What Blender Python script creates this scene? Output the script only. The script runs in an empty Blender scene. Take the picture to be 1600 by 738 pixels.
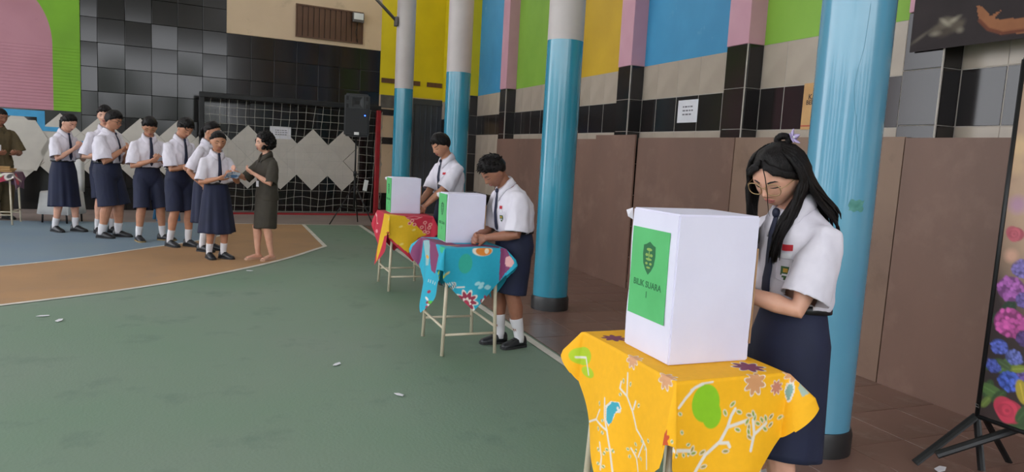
import bpy, bmesh, math, random
from mathutils import Vector, Matrix, Quaternion, noise
R = math.radians
PI = math.pi
random.seed(7)
scene = bpy.context.scene
COL = scene.collection

# ------------------------------------------------------------------ camera
FPX = 1110.0
ROLL = R(3.1)
PITCH = math.atan(127.3 * math.cos(ROLL) / FPX)
YAW = R(21.696)
EYE = 1.45
fw = Vector((math.sin(YAW) * math.cos(PITCH), math.cos(YAW) * math.cos(PITCH), -math.sin(PITCH)))
rt = Vector((math.cos(YAW), -math.sin(YAW), 0))
up = rt.cross(fw)
rt2 = rt * math.cos(ROLL) + up * math.sin(ROLL)
up2 = up * math.cos(ROLL) - rt * math.sin(ROLL)
cam_data = bpy.data.cameras.new('camera')
cam_data.sensor_width = 36
cam_data.lens = 36 * FPX / 1600
cam_data.clip_start = 0.05
cam_data.clip_end = 200
cam = bpy.data.objects.new('camera', cam_data)
COL.objects.link(cam)
cam.matrix_world = Matrix(((rt2.x, up2.x, -fw.x, 0), (rt2.y, up2.y, -fw.y, 0), (rt2.z, up2.z, -fw.z, EYE), (0, 0, 0, 1)))
scene.camera = cam

# ------------------------------------------------------------------ world, light, exposure
world = bpy.data.worlds.new('overcast_sky')
scene.world = world
world.use_nodes = True
bg = world.node_tree.nodes['Background']
bg.inputs['Color'].default_value = (0.93, 0.95, 1.0, 1)
bg.inputs['Strength'].default_value = 3.1
scene.view_settings.view_transform = 'Standard'
scene.view_settings.look = 'None'
scene.view_settings.gamma = 1
scene.view_settings.use_curve_mapping = False
scene.view_settings.exposure = 0.55

# ------------------------------------------------------------------ helpers
def lin(c):
    return c / 12.92 if c <= 0.04045 else ((c + 0.055) / 1.055) ** 2.4
def srgb(h):
    if isinstance(h, str):
        h = h.lstrip('#')
        return tuple(lin(int(h[i:i + 2], 16) / 255) for i in (0, 2, 4))
    return h

MATS = {}
def mat(name, c1, c2=None, rough=0.6, scale=6.0, metal=0.0, bump=0.0, bscale=None, spec=0.5,
        contrast=(0.35, 0.65), detail=4.0, coat=0.0, sss=0.0, stretch=None, attr=None, emit=None, sheen=0.0, dirt=None):
    if name in MATS:
        return MATS[name]
    m = bpy.data.materials.new(name)
    m.use_nodes = True
    nt = m.node_tree
    N, L = nt.nodes, nt.links
    b = N['Principled BSDF']
    c1 = srgb(c1)
    c2 = srgb(c2) if c2 else tuple(x * 0.82 for x in c1)
    tc = N.new('ShaderNodeTexCoord')
    src = tc.outputs['Object']
    if stretch:
        mp = N.new('ShaderNodeMapping')
        mp.inputs['Scale'].default_value = stretch
        L.new(src, mp.inputs['Vector'])
        src = mp.outputs['Vector']
    nz = N.new('ShaderNodeTexNoise')
    nz.inputs['Scale'].default_value = scale
    nz.inputs['Detail'].default_value = detail
    L.new(src, nz.inputs['Vector'])
    rp = N.new('ShaderNodeMapRange')
    rp.inputs['From Min'].default_value = contrast[0]
    rp.inputs['From Max'].default_value = contrast[1]
    L.new(nz.outputs['Fac'], rp.inputs['Value'])
    mx = N.new('ShaderNodeMix')
    mx.data_type = 'RGBA'
    mx.inputs[6].default_value = (*c1, 1)
    mx.inputs[7].default_value = (*c2, 1)
    L.new(rp.outputs['Result'], mx.inputs[0])
    out = mx.outputs[2]
    if attr:
        at = N.new('ShaderNodeAttribute')
        at.attribute_name = attr
        m2 = N.new('ShaderNodeMix')
        m2.data_type = 'RGBA'
        m2.blend_type = 'MULTIPLY'
        m2.inputs[0].default_value = 1.0
        L.new(out, m2.inputs[6])
        L.new(at.outputs['Color'], m2.inputs[7])
        out = m2.outputs[2]
    if dirt:
        dcol, dscale, lo, hi = dirt
        n3 = N.new('ShaderNodeTexNoise')
        n3.inputs['Scale'].default_value = dscale
        n3.inputs['Detail'].default_value = 6
        n3.inputs['Roughness'].default_value = 0.65
        L.new(tc.outputs['Object'], n3.inputs['Vector'])
        r3 = N.new('ShaderNodeMapRange')
        r3.inputs['From Min'].default_value = lo
        r3.inputs['From Max'].default_value = hi
        L.new(n3.outputs['Fac'], r3.inputs['Value'])
        m3 = N.new('ShaderNodeMix')
        m3.data_type = 'RGBA'
        m3.inputs[7].default_value = (*srgb(dcol), 1)
        L.new(r3.outputs['Result'], m3.inputs[0])
        L.new(out, m3.inputs[6])
        out = m3.outputs[2]
    L.new(out, b.inputs['Base Color'])
    b.inputs['Roughness'].default_value = rough
    b.inputs['Metallic'].default_value = metal
    b.inputs['Specular IOR Level'].default_value = spec
    b.inputs['Coat Weight'].default_value = coat
    b.inputs['Coat Roughness'].default_value = 0.12
    if sss:
        b.inputs['Subsurface Weight'].default_value = sss
        b.inputs['Subsurface Radius'].default_value = (0.012, 0.005, 0.003)
        b.inputs['Subsurface Scale'].default_value = 1.0
    if sheen:
        b.inputs['Sheen Weight'].default_value = sheen
    if emit:
        b.inputs['Emission Color'].default_value = (*srgb(emit[0]), 1)
        b.inputs['Emission Strength'].default_value = emit[1]
    if bump:
        n2 = N.new('ShaderNodeTexNoise')
        n2.inputs['Scale'].default_value = bscale or scale * 3
        n2.inputs['Detail'].default_value = 3
        L.new(src, n2.inputs['Vector'])
        bp = N.new('ShaderNodeBump')
        bp.inputs['Strength'].default_value = bump
        bp.inputs['Distance'].default_value = 0.01
        L.new(n2.outputs['Fac'], bp.inputs['Height'])
        L.new(bp.outputs['Normal'], b.inputs['Normal'])
    MATS[name] = m
    return m

def tag(o, label=None, cat=None, group=None, kind=None):
    if label: o['label'] = label
    if cat: o['category'] = cat
    if group: o['group'] = group
    if kind: o['kind'] = kind
    return o

def empty(name, loc=(0, 0, 0), rz=0.0, label=None, cat=None, group=None, kind=None):
    o = bpy.data.objects.new(name, None)
    o.empty_display_size = 0.1
    COL.objects.link(o)
    o.location = loc
    o.rotation_euler = (0, 0, rz)
    return tag(o, label, cat, group, kind)

def link(name, me, m=None, parent=None, smooth=False):
    o = bpy.data.objects.new(name, me)
    COL.objects.link(o)
    if m is not None:
        if isinstance(m, (list, tuple)):
            for k in m: me.materials.append(k)
        else:
            me.materials.append(m)
    if parent: o.parent = parent
    if smooth:
        me.polygons.foreach_set('use_smooth', [True] * len(me.polygons))
    return o

def frame_of(d, ref=Vector((0, 0, 1))):
    d = d.normalized()
    if abs(d.dot(ref.normalized())) > 0.98:
        ref = Vector((0, 1, 0)) if abs(d.y) < 0.9 else Vector((1, 0, 0))
    x = ref.cross(d).normalized()
    y = d.cross(x).normalized()
    return x, y

class MB:
    """collects vertices and faces of one mesh"""
    def __init__(s):
        s.v, s.f, s.mi = [], [], []
        s.cur = 0
    def face(s, idx):
        s.f.append(tuple(idx)); s.mi.append(s.cur)
    def add(s, vs, fs):
        b = len(s.v)
        s.v += [tuple(p) for p in vs]
        for f in fs: s.face([b + i for i in f])
        return s
    def box(s, c, size, M=None):
        hx, hy, hz = size[0] / 2, size[1] / 2, size[2] / 2
        vs = [Vector((x * hx, y * hy, z * hz)) for z in (-1, 1) for y in (-1, 1) for x in (-1, 1)]
        if M is not None: vs = [M @ p for p in vs]
        c = Vector(c)
        return s.add([p + c for p in vs], [(0, 2, 3, 1), (4, 5, 7, 6), (0, 1, 5, 4), (1, 3, 7, 5), (3, 2, 6, 7), (2, 0, 4, 6)])
    def bbox(s, x0, x1, y0, y1, z0, z1):
        return s.box(((x0 + x1) / 2, (y0 + y1) / 2, (z0 + z1) / 2), (x1 - x0, y1 - y0, z1 - z0))
    def bevbox(s, c, size, bv, M=None):
        # box with chamfered edges
        hx, hy, hz = size[0] / 2, size[1] / 2, size[2] / 2
        bm = bmesh.new()
        bmesh.ops.create_cube(bm, size=1)
        for v in bm.verts: v.co = Vector((v.co.x * size[0], v.co.y * size[1], v.co.z * size[2]))
        bmesh.ops.bevel(bm, geom=list(bm.edges), offset=bv, segments=2, affect='EDGES', profile=0.5)
        bm.verts.index_update()
        vs = [v.co.copy() for v in bm.verts]
        if M is not None: vs = [M @ p for p in vs]
        fs = [[v.index for v in f.verts] for f in bm.faces]
        bm.free()
        c = Vector(c)
        return s.add([p + c for p in vs], fs)
    def loft(s, rings, cap=True, closed=True):
        n = len(rings[0]); b = len(s.v)
        for r in rings: s.v += [tuple(p) for p in r]
        for i in range(len(rings) - 1):
            for j in range(n if closed else n - 1):
                k = (j + 1) % n
                s.face((b + i * n + j, b + i * n + k, b + (i + 1) * n + k, b + (i + 1) * n + j))
        if cap and closed:
            s.face([b + j for j in range(n)][::-1])
            s.face([b + (len(rings) - 1) * n + j for j in range(n)])
        return s
    def tube(s, pts, rad, n=8, ref=Vector((0, 0, 1)), cap=True):
        pts = [Vector(p) for p in pts]
        if not isinstance(rad, (list, tuple)): rad = [rad] * len(pts)
        rings = []
        px = None
        for i, p in enumerate(pts):
            d = (pts[min(i + 1, len(pts) - 1)] - pts[max(i - 1, 0)])
            if d.length < 1e-9: d = Vector((0, 0, 1))
            d.normalize()
            if px is None:
                x, y = frame_of(d, ref)
            else:
                x = (px - d * px.dot(d))
                if x.length < 1e-6: x, y = frame_of(d, ref)
                x.normalize(); y = d.cross(x)
            px = x
            r = rad[i]
            rx, ry = r if isinstance(r, (list, tuple)) else (r, r)
            rings.append([p + x * (rx * math.cos(a)) + y * (ry * math.sin(a)) for a in [2 * PI * k / n for k in range(n)]])
        return s.loft(rings, cap)
    def lathe(s, prof, c=(0, 0, 0), n=24, cap=True):
        rings = [[Vector((c[0] + r * math.cos(2 * PI * k / n), c[1] + r * math.sin(2 * PI * k / n), c[2] + z)) for k in range(n)] for r, z in prof]
        return s.loft(rings, cap)
    def prism(s, poly, h0, h1, M=None):
        # poly: 2d points (x, y), extruded z h0..h1, then M
        n = len(poly)
        vs = [Vector((x, y, h0)) for x, y in poly] + [Vector((x, y, h1)) for x, y in poly]
        if M is not None: vs = [M @ p for p in vs]
        fs = [list(range(n))[::-1], list(range(n, 2 * n))] + [(i, (i + 1) % n, n + (i + 1) % n, n + i) for i in range(n)]
        return s.add(vs, fs)
    def sphere(s, c, r, nu=12, nv=8, M=None):
        rx, ry, rz = r if isinstance(r, (list, tuple)) else (r, r, r)
        c = Vector(c)
        rings = []
        for i in range(1, nv):
            t = PI * i / nv
            ring = [Vector((rx * math.sin(t) * math.cos(2 * PI * k / nu), ry * math.sin(t) * math.sin(2 * PI * k / nu), -rz * math.cos(t))) for k in range(nu)]
            if M is not None: ring = [M @ p for p in ring]
            rings.append([p + c for p in ring])
        return s.loft(rings, True)
    def mesh(s, name='mesh', fix=True):
        me = bpy.data.meshes.new(name)
        me.from_pydata(s.v, [], s.f)
        if any(s.mi): me.polygons.foreach_set('material_index', s.mi)
        if fix:
            bm = bmesh.new(); bm.from_mesh(me)
            bmesh.ops.recalc_face_normals(bm, faces=bm.faces)
            bm.to_mesh(me); bm.free()
        me.update()
        return me
    def build(s, name, m=None, parent=None, smooth=False, fix=True):
        return link(name, s.mesh(name, fix), m, parent, smooth)

def shade_auto(o, ang=40):
    me = o.data
    me.polygons.foreach_set('use_smooth', [True] * len(me.polygons))
    bm = bmesh.new(); bm.from_mesh(me)
    for e in bm.edges:
        if len(e.link_faces) == 2 and e.calc_face_angle(0) > R(ang): e.smooth = False
    bm.to_mesh(me); bm.free()
    return o

def text_mesh(txt, size, depth=0.0005, align='CENTER', bold=0.0):
    cu = bpy.data.curves.new('lettering', 'FONT')
    cu.body = txt; cu.size = size; cu.align_x = align; cu.align_y = 'CENTER'
    cu.extrude = depth; cu.offset = bold; cu.resolution_u = 3
    ob = bpy.data.objects.new('lettering_tmp', cu)
    COL.objects.link(ob)
    dg = bpy.context.evaluated_depsgraph_get()
    me = bpy.data.meshes.new_from_object(ob.evaluated_get(dg))
    bpy.data.objects.remove(ob); bpy.data.curves.remove(cu)
    me.materials.clear()
    return me

def place(o, M):
    o.matrix_local = M
    return o
def axes(o, x, y, z):
    return Matrix(((x[0], y[0], z[0], o[0]), (x[1], y[1], z[1], o[1]), (x[2], y[2], z[2], o[2]), (0, 0, 0, 1)))
def eval_mods(o):
    dg = bpy.context.evaluated_depsgraph_get()
    me = bpy.data.meshes.new_from_object(o.evaluated_get(dg))
    old = o.data
    o.modifiers.clear()
    o.data = me
    return o

# ------------------------------------------------------------------ materials of the setting
M_green = mat('court_green', '#67826b', '#748274', rough=0.62, scale=0.55, contrast=(0.3, 0.7), detail=8, bump=0.15, bscale=60, dirt=('#516a5b', 2.2, 0.56, 0.8))
M_blue_f = mat('court_blue', '#6f8394', '#768791', rough=0.6, scale=0.8, detail=8, bump=0.1, bscale=60)
M_ochre_f = mat('court_ochre', '#a98158', '#9c7853', rough=0.6, scale=1.0, detail=8, bump=0.1, bscale=60, dirt=('#96765a', 3.0, 0.55, 0.8))
M_line = mat('line_paint', '#d2ccc2', '#beb8ae', rough=0.6, scale=5, detail=6)
M_ftile = mat('brown_floor_tile', '#7f6156', '#71564c', rough=0.3, scale=1.2, detail=6, dirt=('#98857a', 4.0, 0.55, 0.8))
M_fgrout = mat('floor_grout', '#5a463d', '#4c3b34', rough=0.8)
M_apron = mat('apron_concrete', '#8a7a74', '#7d706b', rough=0.5, scale=2, detail=6)
M_black_t = mat('black_glazed_tile', '#141313', '#1c1a19', rough=0.13, scale=2.0, spec=0.5)
M_black_b = mat('black_wall_tile', '#171313', '#201a19', rough=0.16, scale=3.0, spec=0.5)
M_dgrout = mat('dark_grout', '#0b0b0b', '#141313', rough=0.7)
M_lgrout = mat('light_grout', '#b5aca4', '#a79e97', rough=0.8)
M_beige_t = mat('beige_wall_tile', '#b0a293', '#a39586', rough=0.32, scale=2.5, detail=5)
M_diam = mat('grey_stone_tile', '#c4bdb3', '#b8b1a8', rough=0.4, scale=3, detail=5)
M_cream = mat('cream_paint', '#cdb497', '#c3aa8e', rough=0.8, scale=1.2, detail=5, dirt=('#9c8870', 2.0, 0.6, 0.85))
M_p = {
    'blue': mat('blue_paint', '#3b93c0', '#3287b4', rough=0.55, scale=1.5, detail=6, dirt=('#6ea6c4', 5.0, 0.62, 0.8)),
    'yellow': mat('yellow_paint', '#c9a21c', '#bd9716', rough=0.6, scale=1.5, detail=6),
    'green': mat('lime_paint', '#84b03c', '#79a534', rough=0.6, scale=1.5, detail=6),
    'pink': mat('pink_paint', '#c796a4', '#bd8a99', rough=0.6, scale=1.5, detail=6),
}
M_yback = mat('deep_yellow_paint', '#d9c40e', '#ccb80c', rough=0.6, scale=1.5, detail=6)
M_pink_w = mat('pink_wall_paint', '#b9828f', '#ad7783', rough=0.75, scale=1.0, detail=6, dirt=('#a06c78', 3, 0.6, 0.9))
M_green_w = mat('lime_wall_paint', '#7cb02c', '#6f9f28', rough=0.75, scale=1.0, detail=6)
M_trimb = mat('bright_blue_paint', '#3f9bcc', '#388fbf', rough=0.6)
M_ply = mat('brown_plywood', '#7b5d50', '#6e5347', rough=0.55, scale=1.3, detail=7, stretch=(1, 1, 0.5), dirt=('#866a5d', 2.5, 0.52, 0.8))
M_ply2 = mat('brown_plywood_pale', '#846a58', '#785e50', rough=0.55, scale=1.3, detail=7, dirt=('#67503f', 2.5, 0.55, 0.8))
M_colb = mat('gloss_cyan_paint', '#2f8ca6', '#2a829c', rough=0.2, scale=1.3, detail=5, bump=0.12, bscale=9, coat=0.5)
M_colb2 = mat('pale_cyan_paint', '#5b98b2', '#528fab', rough=0.2, scale=1.3, detail=5, bump=0.12, bscale=9, coat=0.5)
M_colw = mat('white_column_paint', '#c2b8b6', '#b6acaa', rough=0.5, scale=2, detail=5)
M_colk = mat('black_base_paint', '#1d1d1e', '#29292a', rough=0.4, scale=6, detail=5)
M_ceil = mat('ceiling_paint', '#b8b4ac', '#aca8a0', rough=0.9)
M_dark_metal = mat('dark_metal', '#161617', '#222223', rough=0.45, metal=0.3)
M_grey_metal = mat('grey_metal', '#6c6866', '#5d5957', rough=0.45, metal=0.5)
M_brown_w = mat('brown_slat_wood', '#62432f', '#543827', rough=0.6, scale=5, stretch=(4, 4, 0.6))
M_gate = mat('slate_gate_paint', '#3c4149', '#343940', rough=0.45, scale=2)
M_paper = mat('white_paper', '#dcdae0', '#d4d2d8', rough=0.7)
M_ink = mat('grey_ink', '#77747a', '#6c696f', rough=0.8)
M_white_p = mat('white_plastic', '#d8d8d6', '#cfcfcd', rough=0.4)

def S(o): return tag(o, kind='structure')

# ------------------------------------------------------------------ floor
BX, BY, BK = 0.82, 15.55, 0.1                     # back wall reference point and slant
BANG = math.atan(BK)
fl = S(MB().bbox(-30, 2.14, -25, 13.16, -0.3, 0).build('floor_court', M_green))
S(MB().bbox(-30, 7.0, 13.16, 18, -0.3, 0.0).build('floor_apron', M_apron))
S(MB().bbox(2.26, 8.0, -25, 13.16, -0.3, -0.004).build('floor_walkway', M_fgrout))
walk = bpy.data.objects['floor_walkway']
tm = MB().bevbox((0, 0, 0), (0.396, 0.396, 0.012), 0.002).mesh('floor_tile')
tm.materials.append(M_ftile)
rr = random.Random(3)
for i in range(6):
    for j in range(30):
        o = bpy.data.objects.new('floor_tile', tm); COL.objects.link(o)
        o.parent = walk
        o.location = (2.47 + i * 0.4, 1.3 + j * 0.4, -0.006 + rr.uniform(-0.0008, 0.0008))
S(MB().bbox(2.14, 2.26, -25, 13.16, -0.3, 0.0).build('floor_edge', M_green))

def arc_band(pts_out, pts_in, z, name, m):
    mb = MB()
    n = len(pts_out)
    mb.add([(x, y, z) for x, y in pts_out] + [(x, y, z) for x, y in pts_in], [(i, i + 1, n + i + 1, n + i) for i in range(n - 1)])
    return S(mb.build(name, m))
def interp(pts, n):
    # Catmull-Rom through points
    out = []
    P = [Vector((*p, 0)) for p in pts]
    P = [P[0] * 2 - P[1]] + P + [P[-1] * 2 - P[-2]]
    for i in range(1, len(P) - 2):
        for k in range(n):
            t = k / n
            a, b, c, d = P[i - 1], P[i], P[i + 1], P[i + 2]
            q = 0.5 * ((2 * b) + (c - a) * t + (2 * a - 5 * b + 4 * c - d) * t * t + (3 * b - a - 3 * c + d) * t ** 3)
            out.append((q.x, q.y))
    out.append((P[-2].x, P[-2].y))
    return out
def off2(pts, d):
    out = []
    for i, p in enumerate(pts):
        a = Vector(pts[max(i - 1, 0)]); b = Vector(pts[min(i + 1, len(pts) - 1)])
        t = (b - a).normalized()
        out.append((p[0] - t.y * d, p[1] + t.x * d))
    return out
outer = interp([(-6.5, 5.55), (-4.6, 5.7), (-3.0, 6.15), (-1.756, 6.81), (-0.596, 7.68), (0.474, 8.966), (1.248, 10.342)], 10)
inner = interp([(-6.5, 7.55), (-4.6, 7.7), (-3.3, 8.1), (-2.249, 8.766), (-1.637, 9.317), (-1.038, 10.1), (-0.40, 10.95), (-0.05, 11.9), (0.0, 13.16)], 10)
# ochre field, blue field and white lines: paint films laid one over the other
def fan(poly, z, name, m):
    bm = bmesh.new()
    f = bm.faces.new([bm.verts.new((x, y, z)) for x, y in poly])
    bmesh.ops.triangulate(bm, faces=[f])
    me = bpy.data.meshes.new(name); bm.to_mesh(me); bm.free()
    for p in me.polygons:
        if p.normal.z < 0: p.flip()
    return S(link(name, me, m))
fan(outer + [(1.2, 13.16), (-6.5, 13.16)], 0.0015, 'floor_ochre_zone', M_ochre_f)
fan(inner + [(-6.5, 13.16)], 0.003, 'floor_blue_zone', M_blue_f)
arc_band(off2(outer, 0.03), off2(outer, -0.03), 0.0045, 'trim_1', M_line)
arc_band(off2(inner, 0.025), off2(inner, -0.025), 0.0045, 'trim_2', M_line)
arc_band([(1.218, 10.342), (1.168, 13.16)], [(1.278, 10.342), (1.228, 13.16)], 0.0045, 'trim_3', M_line)
arc_band([(0.0, 13.13), (2.2, 13.13)], [(0.0, 13.19), (2.2, 13.19)], 0.0046, 'trim_4', M_line)
arc_band([(2.17, 1.0), (2.17, 13.19)], [(2.235, 1.0), (2.235, 13.19)], 0.0048, 'trim_5', M_line)

# ------------------------------------------------------------------ back wall
back = empty('wall_back', (BX, BY, 0), BANG, kind='structure')
MB().bbox(-9.0, 5.2, 0.03, 0.3, 0, 6.5).build('masonry', M_dgrout, back)
T = 0.444
tmesh = MB().bevbox((0, 0, 0), (T - 0.006, 0.03, T - 0.006), 0.003).mesh('wall_tile')
tmesh.materials.append(M_black_t)
cols0 = -3.153
rr = random.Random(11)
def btile(s0, z0, w=T, h=T):
    if abs(w - T) < 1e-4 and abs(h - T) < 1e-4:
        o = bpy.data.objects.new('wall_tile', tmesh); COL.objects.link(o); o.parent = back
    else:
        o = MB().bevbox((0, 0, 0), (w - 0.006, 0.03, h - 0.006), 0.003).build('wall_tile', M_black_t, back)
    o.location = (s0 + w / 2, 0.015, z0 + h / 2)
    o.rotation_euler = (R(rr.uniform(-1.3, 1.3)), 0, R(rr.uniform(-1.3, 1.3)))
ZR = [0.0, 0.42, 0.864, 1.308, 1.752, 2.196, 2.64, 3.084, 3.528]
for ci in range(-1, 13):
    s0 = cols0 + ci * T
    w = T
    if ci == -1: s0, w = cols0 - 0.27, 0.27
    if s0 + w > 2.17: w = 2.17 - s0
    if w < 0.05: continue
    for ri in range(8):
        btile(s0, ZR[ri], w, ZR[ri + 1] - ZR[ri])
    if s0 < -1.0:
        ww = min(w, -0.945 - s0)
        for ri in range(5): btile(s0, 3.528 + ri * T, ww, T)
MB().bbox(-0.945, 2.17, -0.012, 0.03, 3.528, 6.5).build('cream_render', M_cream, back)
MB().bbox(-9.0, -3.423, -0.01, 0.03, 0.0, 1.8).build('lower_band', M_black_t, back)
# yellow end bay, gate and small vents
MB().bbox(2.17, 5.2, -0.008, 0.03, 2.6, 6.5).build('yellow_render', M_yback, back)
MB().bbox(2.17, 5.2, 0.0, 0.03, 0.0, 2.6).build('cream_dado', M_cream, back)
for z0, z1 in ((2.16, 2.29), (1.53, 1.68), (0.0, 0.45)):
    MB().bbox(2.17, 2.85, -0.012, 0.0, z0, z1).build('dark_band', M_black_b, back)
MB().bbox(2.2, 2.6, -0.018, 0.0, 2.32, 2.6).build('sheet_metal_panel', M_grey_metal, back)
for s0, s1 in ((2.2, 2.5), (2.82, 3.09), (3.25, 3.61)):
    MB().bbox(s0, s1, -0.03, -0.004, 2.86, 2.96).build('vent_brick', M_brown_w, back)
gate = empty('door_1', (0, 0, 0), 0, kind='structure'); gate.parent = back
gate.location = (2.62, 0, 0)
MB().bbox(0, 2.3, -0.03, 0, 0.0, 2.58).build('gate_leaf', M_gate, gate)
for x in (0.0, 0.28, 1.1, 1.62, 2.22):
    MB().bbox(x, x + 0.06, -0.06, -0.03, 0, 2.58).build('gate_stile', M_gate, gate)
for z in (0.1, 1.25, 2.45):
    MB().bbox(0, 2.3, -0.055, -0.03, z, z + 0.05).build('gate_rail', M_gate, gate)
for k in range(14):
    x = 0.36 + k * 0.135
    MB().tube([(x, -0.035, 0.1), (x, -0.035, 2.45)], 0.012, 6).build('gate_rib', M_gate, gate)
# ventilator of brown slats in the cream render
vent = empty('window_1', (0, 0, 0), 0, kind='structure'); vent.parent = back
MB().bbox(0.38, 1.745, -0.016, -0.012, 3.64, 4.255).build('recess', M_dgrout, vent)
fr = MB()
for a in ((0.38, 1.745, 3.615, 3.645), (0.38, 1.745, 4.245, 4.275), (0.365, 0.385, 3.615, 4.275), (1.74, 1.76, 3.615, 4.275)):
    fr.bbox(a[0], a[1], -0.05, -0.012, a[2], a[3])
fr.build('window_frame', M_brown_w, vent)
for k in range(12):
    x = 0.392 + k * 0.1128
    o = MB().box((0, 0, 0), (0.104, 0.012, 0.60)).build('slat', M_brown_w, vent)
    o.location = (x + 0.053, -0.03, 3.945); o.rotation_euler = (0, 0, R(9))
# diamond stone tiles: three interlocked rows
dd = 0.645
dmesh = MB().prism([(dd / 2 - 0.0018, 0), (0, dd / 2 - 0.0018), (-dd / 2 + 0.0018, 0), (0, -dd / 2 + 0.0018)], 0, 0.02,
                   Matrix(((1, 0, 0, 0), (0, 0, -1, 0), (0, 1, 0, 0), (0, 0, 0, 1)))).mesh('stone_tile')
dmesh.materials.append(M_diam)
hx = dd / 2 - 0.004
half = MB().prism([(0, hx), (-hx, 0), (0, -hx), (0.31, -0.008), (0.31, 0.008)], 0, 0.02, Matrix(((1, 0, 0, 0), (0, 0, -1, 0), (0, 1, 0, 0), (0, 0, 0, 1))))
zc = 1.112
for i in range(-8, 2):
    s = 0.763 + i * dd
    if s > 1.6: continue
    for dz in (dd / 2, -dd / 2):
        o = bpy.data.objects.new('stone_tile', dmesh); COL.objects.link(o); o.parent = back
        o.location = (s, 0.0, zc + dz)
    if i < 1:
        o = bpy.data.objects.new('stone_tile', dmesh); COL.objects.link(o); o.parent = back
        o.location = (s + dd / 2, 0.0, zc)
# the band is cut off plumb behind the loudspeaker
MX = Matrix(((1, 0, 0, 0), (0, 0, -1, 0), (0, 1, 0, 0), (0, 0, 0, 1)))
o = MB().prism([(-0.31, 0), (0, 0.31), (0.0, -0.31)], 0, 0.02, MX).build('stone_tile', M_diam, back)
o.location = (1.408 + dd / 2, 0.0, zc)
# ribbed pink and green relief panel, left
pk = empty('relief_panel', (0, 0, 0), 0); pk.parent = back
def rib_panel(poly_x0, poly_x1, z0, z1, name, m, y0):
    pass
GE = -3.424
def pink_edge(z):
    # right edge of the pink field: straight below, arched above
    if z < 2.95: return -3.846
    a = min((z - 2.95) / 1.05, 1.0)
    return -3.846 - 0.75 * (1 - math.sqrt(max(0.0, 1 - a * a)))
nz = 150
zs = [1.8 + (4.6 - 1.8) * k / nz for k in range(nz + 1)]
def ribs(z): return -0.045 - (0.006 * (0.5 + 0.5 * math.sin(z * 2 * PI / 0.055)) if 1.8 < z < 2.95 else 0.004)
mb = MB()
mb.add([(-9.0, ribs(z), z) for z in zs] + [(pink_edge(z), ribs(z), z) for z in zs], [(i, nz + 1 + i, nz + 2 + i, i + 1) for i in range(nz)])
mb.bbox(-9.0, -4.0, -0.044, 0.03, 1.8, 4.6)
mb.build('pink_field', M_pink_w, pk, fix=False)
mb = MB()
mb.add([(pink_edge(z), ribs(z), z) for z in zs] + [(GE, ribs(z), z) for z in zs], [(i, nz + 1 + i, nz + 2 + i, i + 1) for i in range(nz)])
mb.bbox(-4.6, GE, -0.0435, 0.03, 1.8, 4.6)
mb.build('lime_field', M_green_w, pk, fix=False)
S(pk)
# stepped blue painted band under it
for a in ((-4.9, -3.985, 1.66, 1.775), (-4.105, -3.985, 1.42, 1.66), (-3.985, -3.61, 1.42, 1.5), (-3.69, -3.605, 1.25, 1.42), (-3.69, -3.1, 1.2, 1.27)):
    MB().bbox(a[0], a[1], -0.03, -0.005, a[2], a[3]).build('blue_band', M_trimb, back)
for cx, cz, w, h in ((-4.35, 1.15, 0.9, 0.9), (-3.75, 0.95, 0.62, 0.8)):
    MB().prism([(-w / 2, 0.1), (-w / 4, h / 2), (w / 4, h / 2), (w / 2, 0.05), (w / 4, -h / 2), (-w / 4, -h / 2)], 0, 0.016, MX).build('stone_tile', M_diam, back).location = (cx, -0.022, cz)

# ------------------------------------------------------------------ right wall
WX, PX = 4.44, 4.26
wr = empty('wall_right', (0, 0, 0), 0, kind='structure')
MB().bbox(WX + 0.001, WX + 0.3, -6, 16.0, 0, 6.5).build('masonry', M_lgrout, wr)
Z1, Z2, Z3 = 1.79, 2.16, 2.545
PIL = [-0.64, 1.36, 3.36, 5.28, 7.29, 9.31, 11.33, 13.34]
PW = 0.295
BAYC = {3.36: 'green', 5.28: 'blue', 7.29: 'yellow', 9.31: 'green', 11.33: 'blue', 13.34: 'yellow', 1.36: 'yellow', -0.64: 'blue'}
def rtile(y0, y1, z0, z1, m, name, proud=0.0):
    o = MB().bevbox((0, 0, 0), (0.016, y1 - y0 - (0.009 if m is M_black_b else 0.005), z1 - z0 - 0.006), 0.002).build(name, m, wr)
    o.location = (WX + 0.006 - proud, (y0 + y1) / 2, (z0 + z1) / 2)
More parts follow.
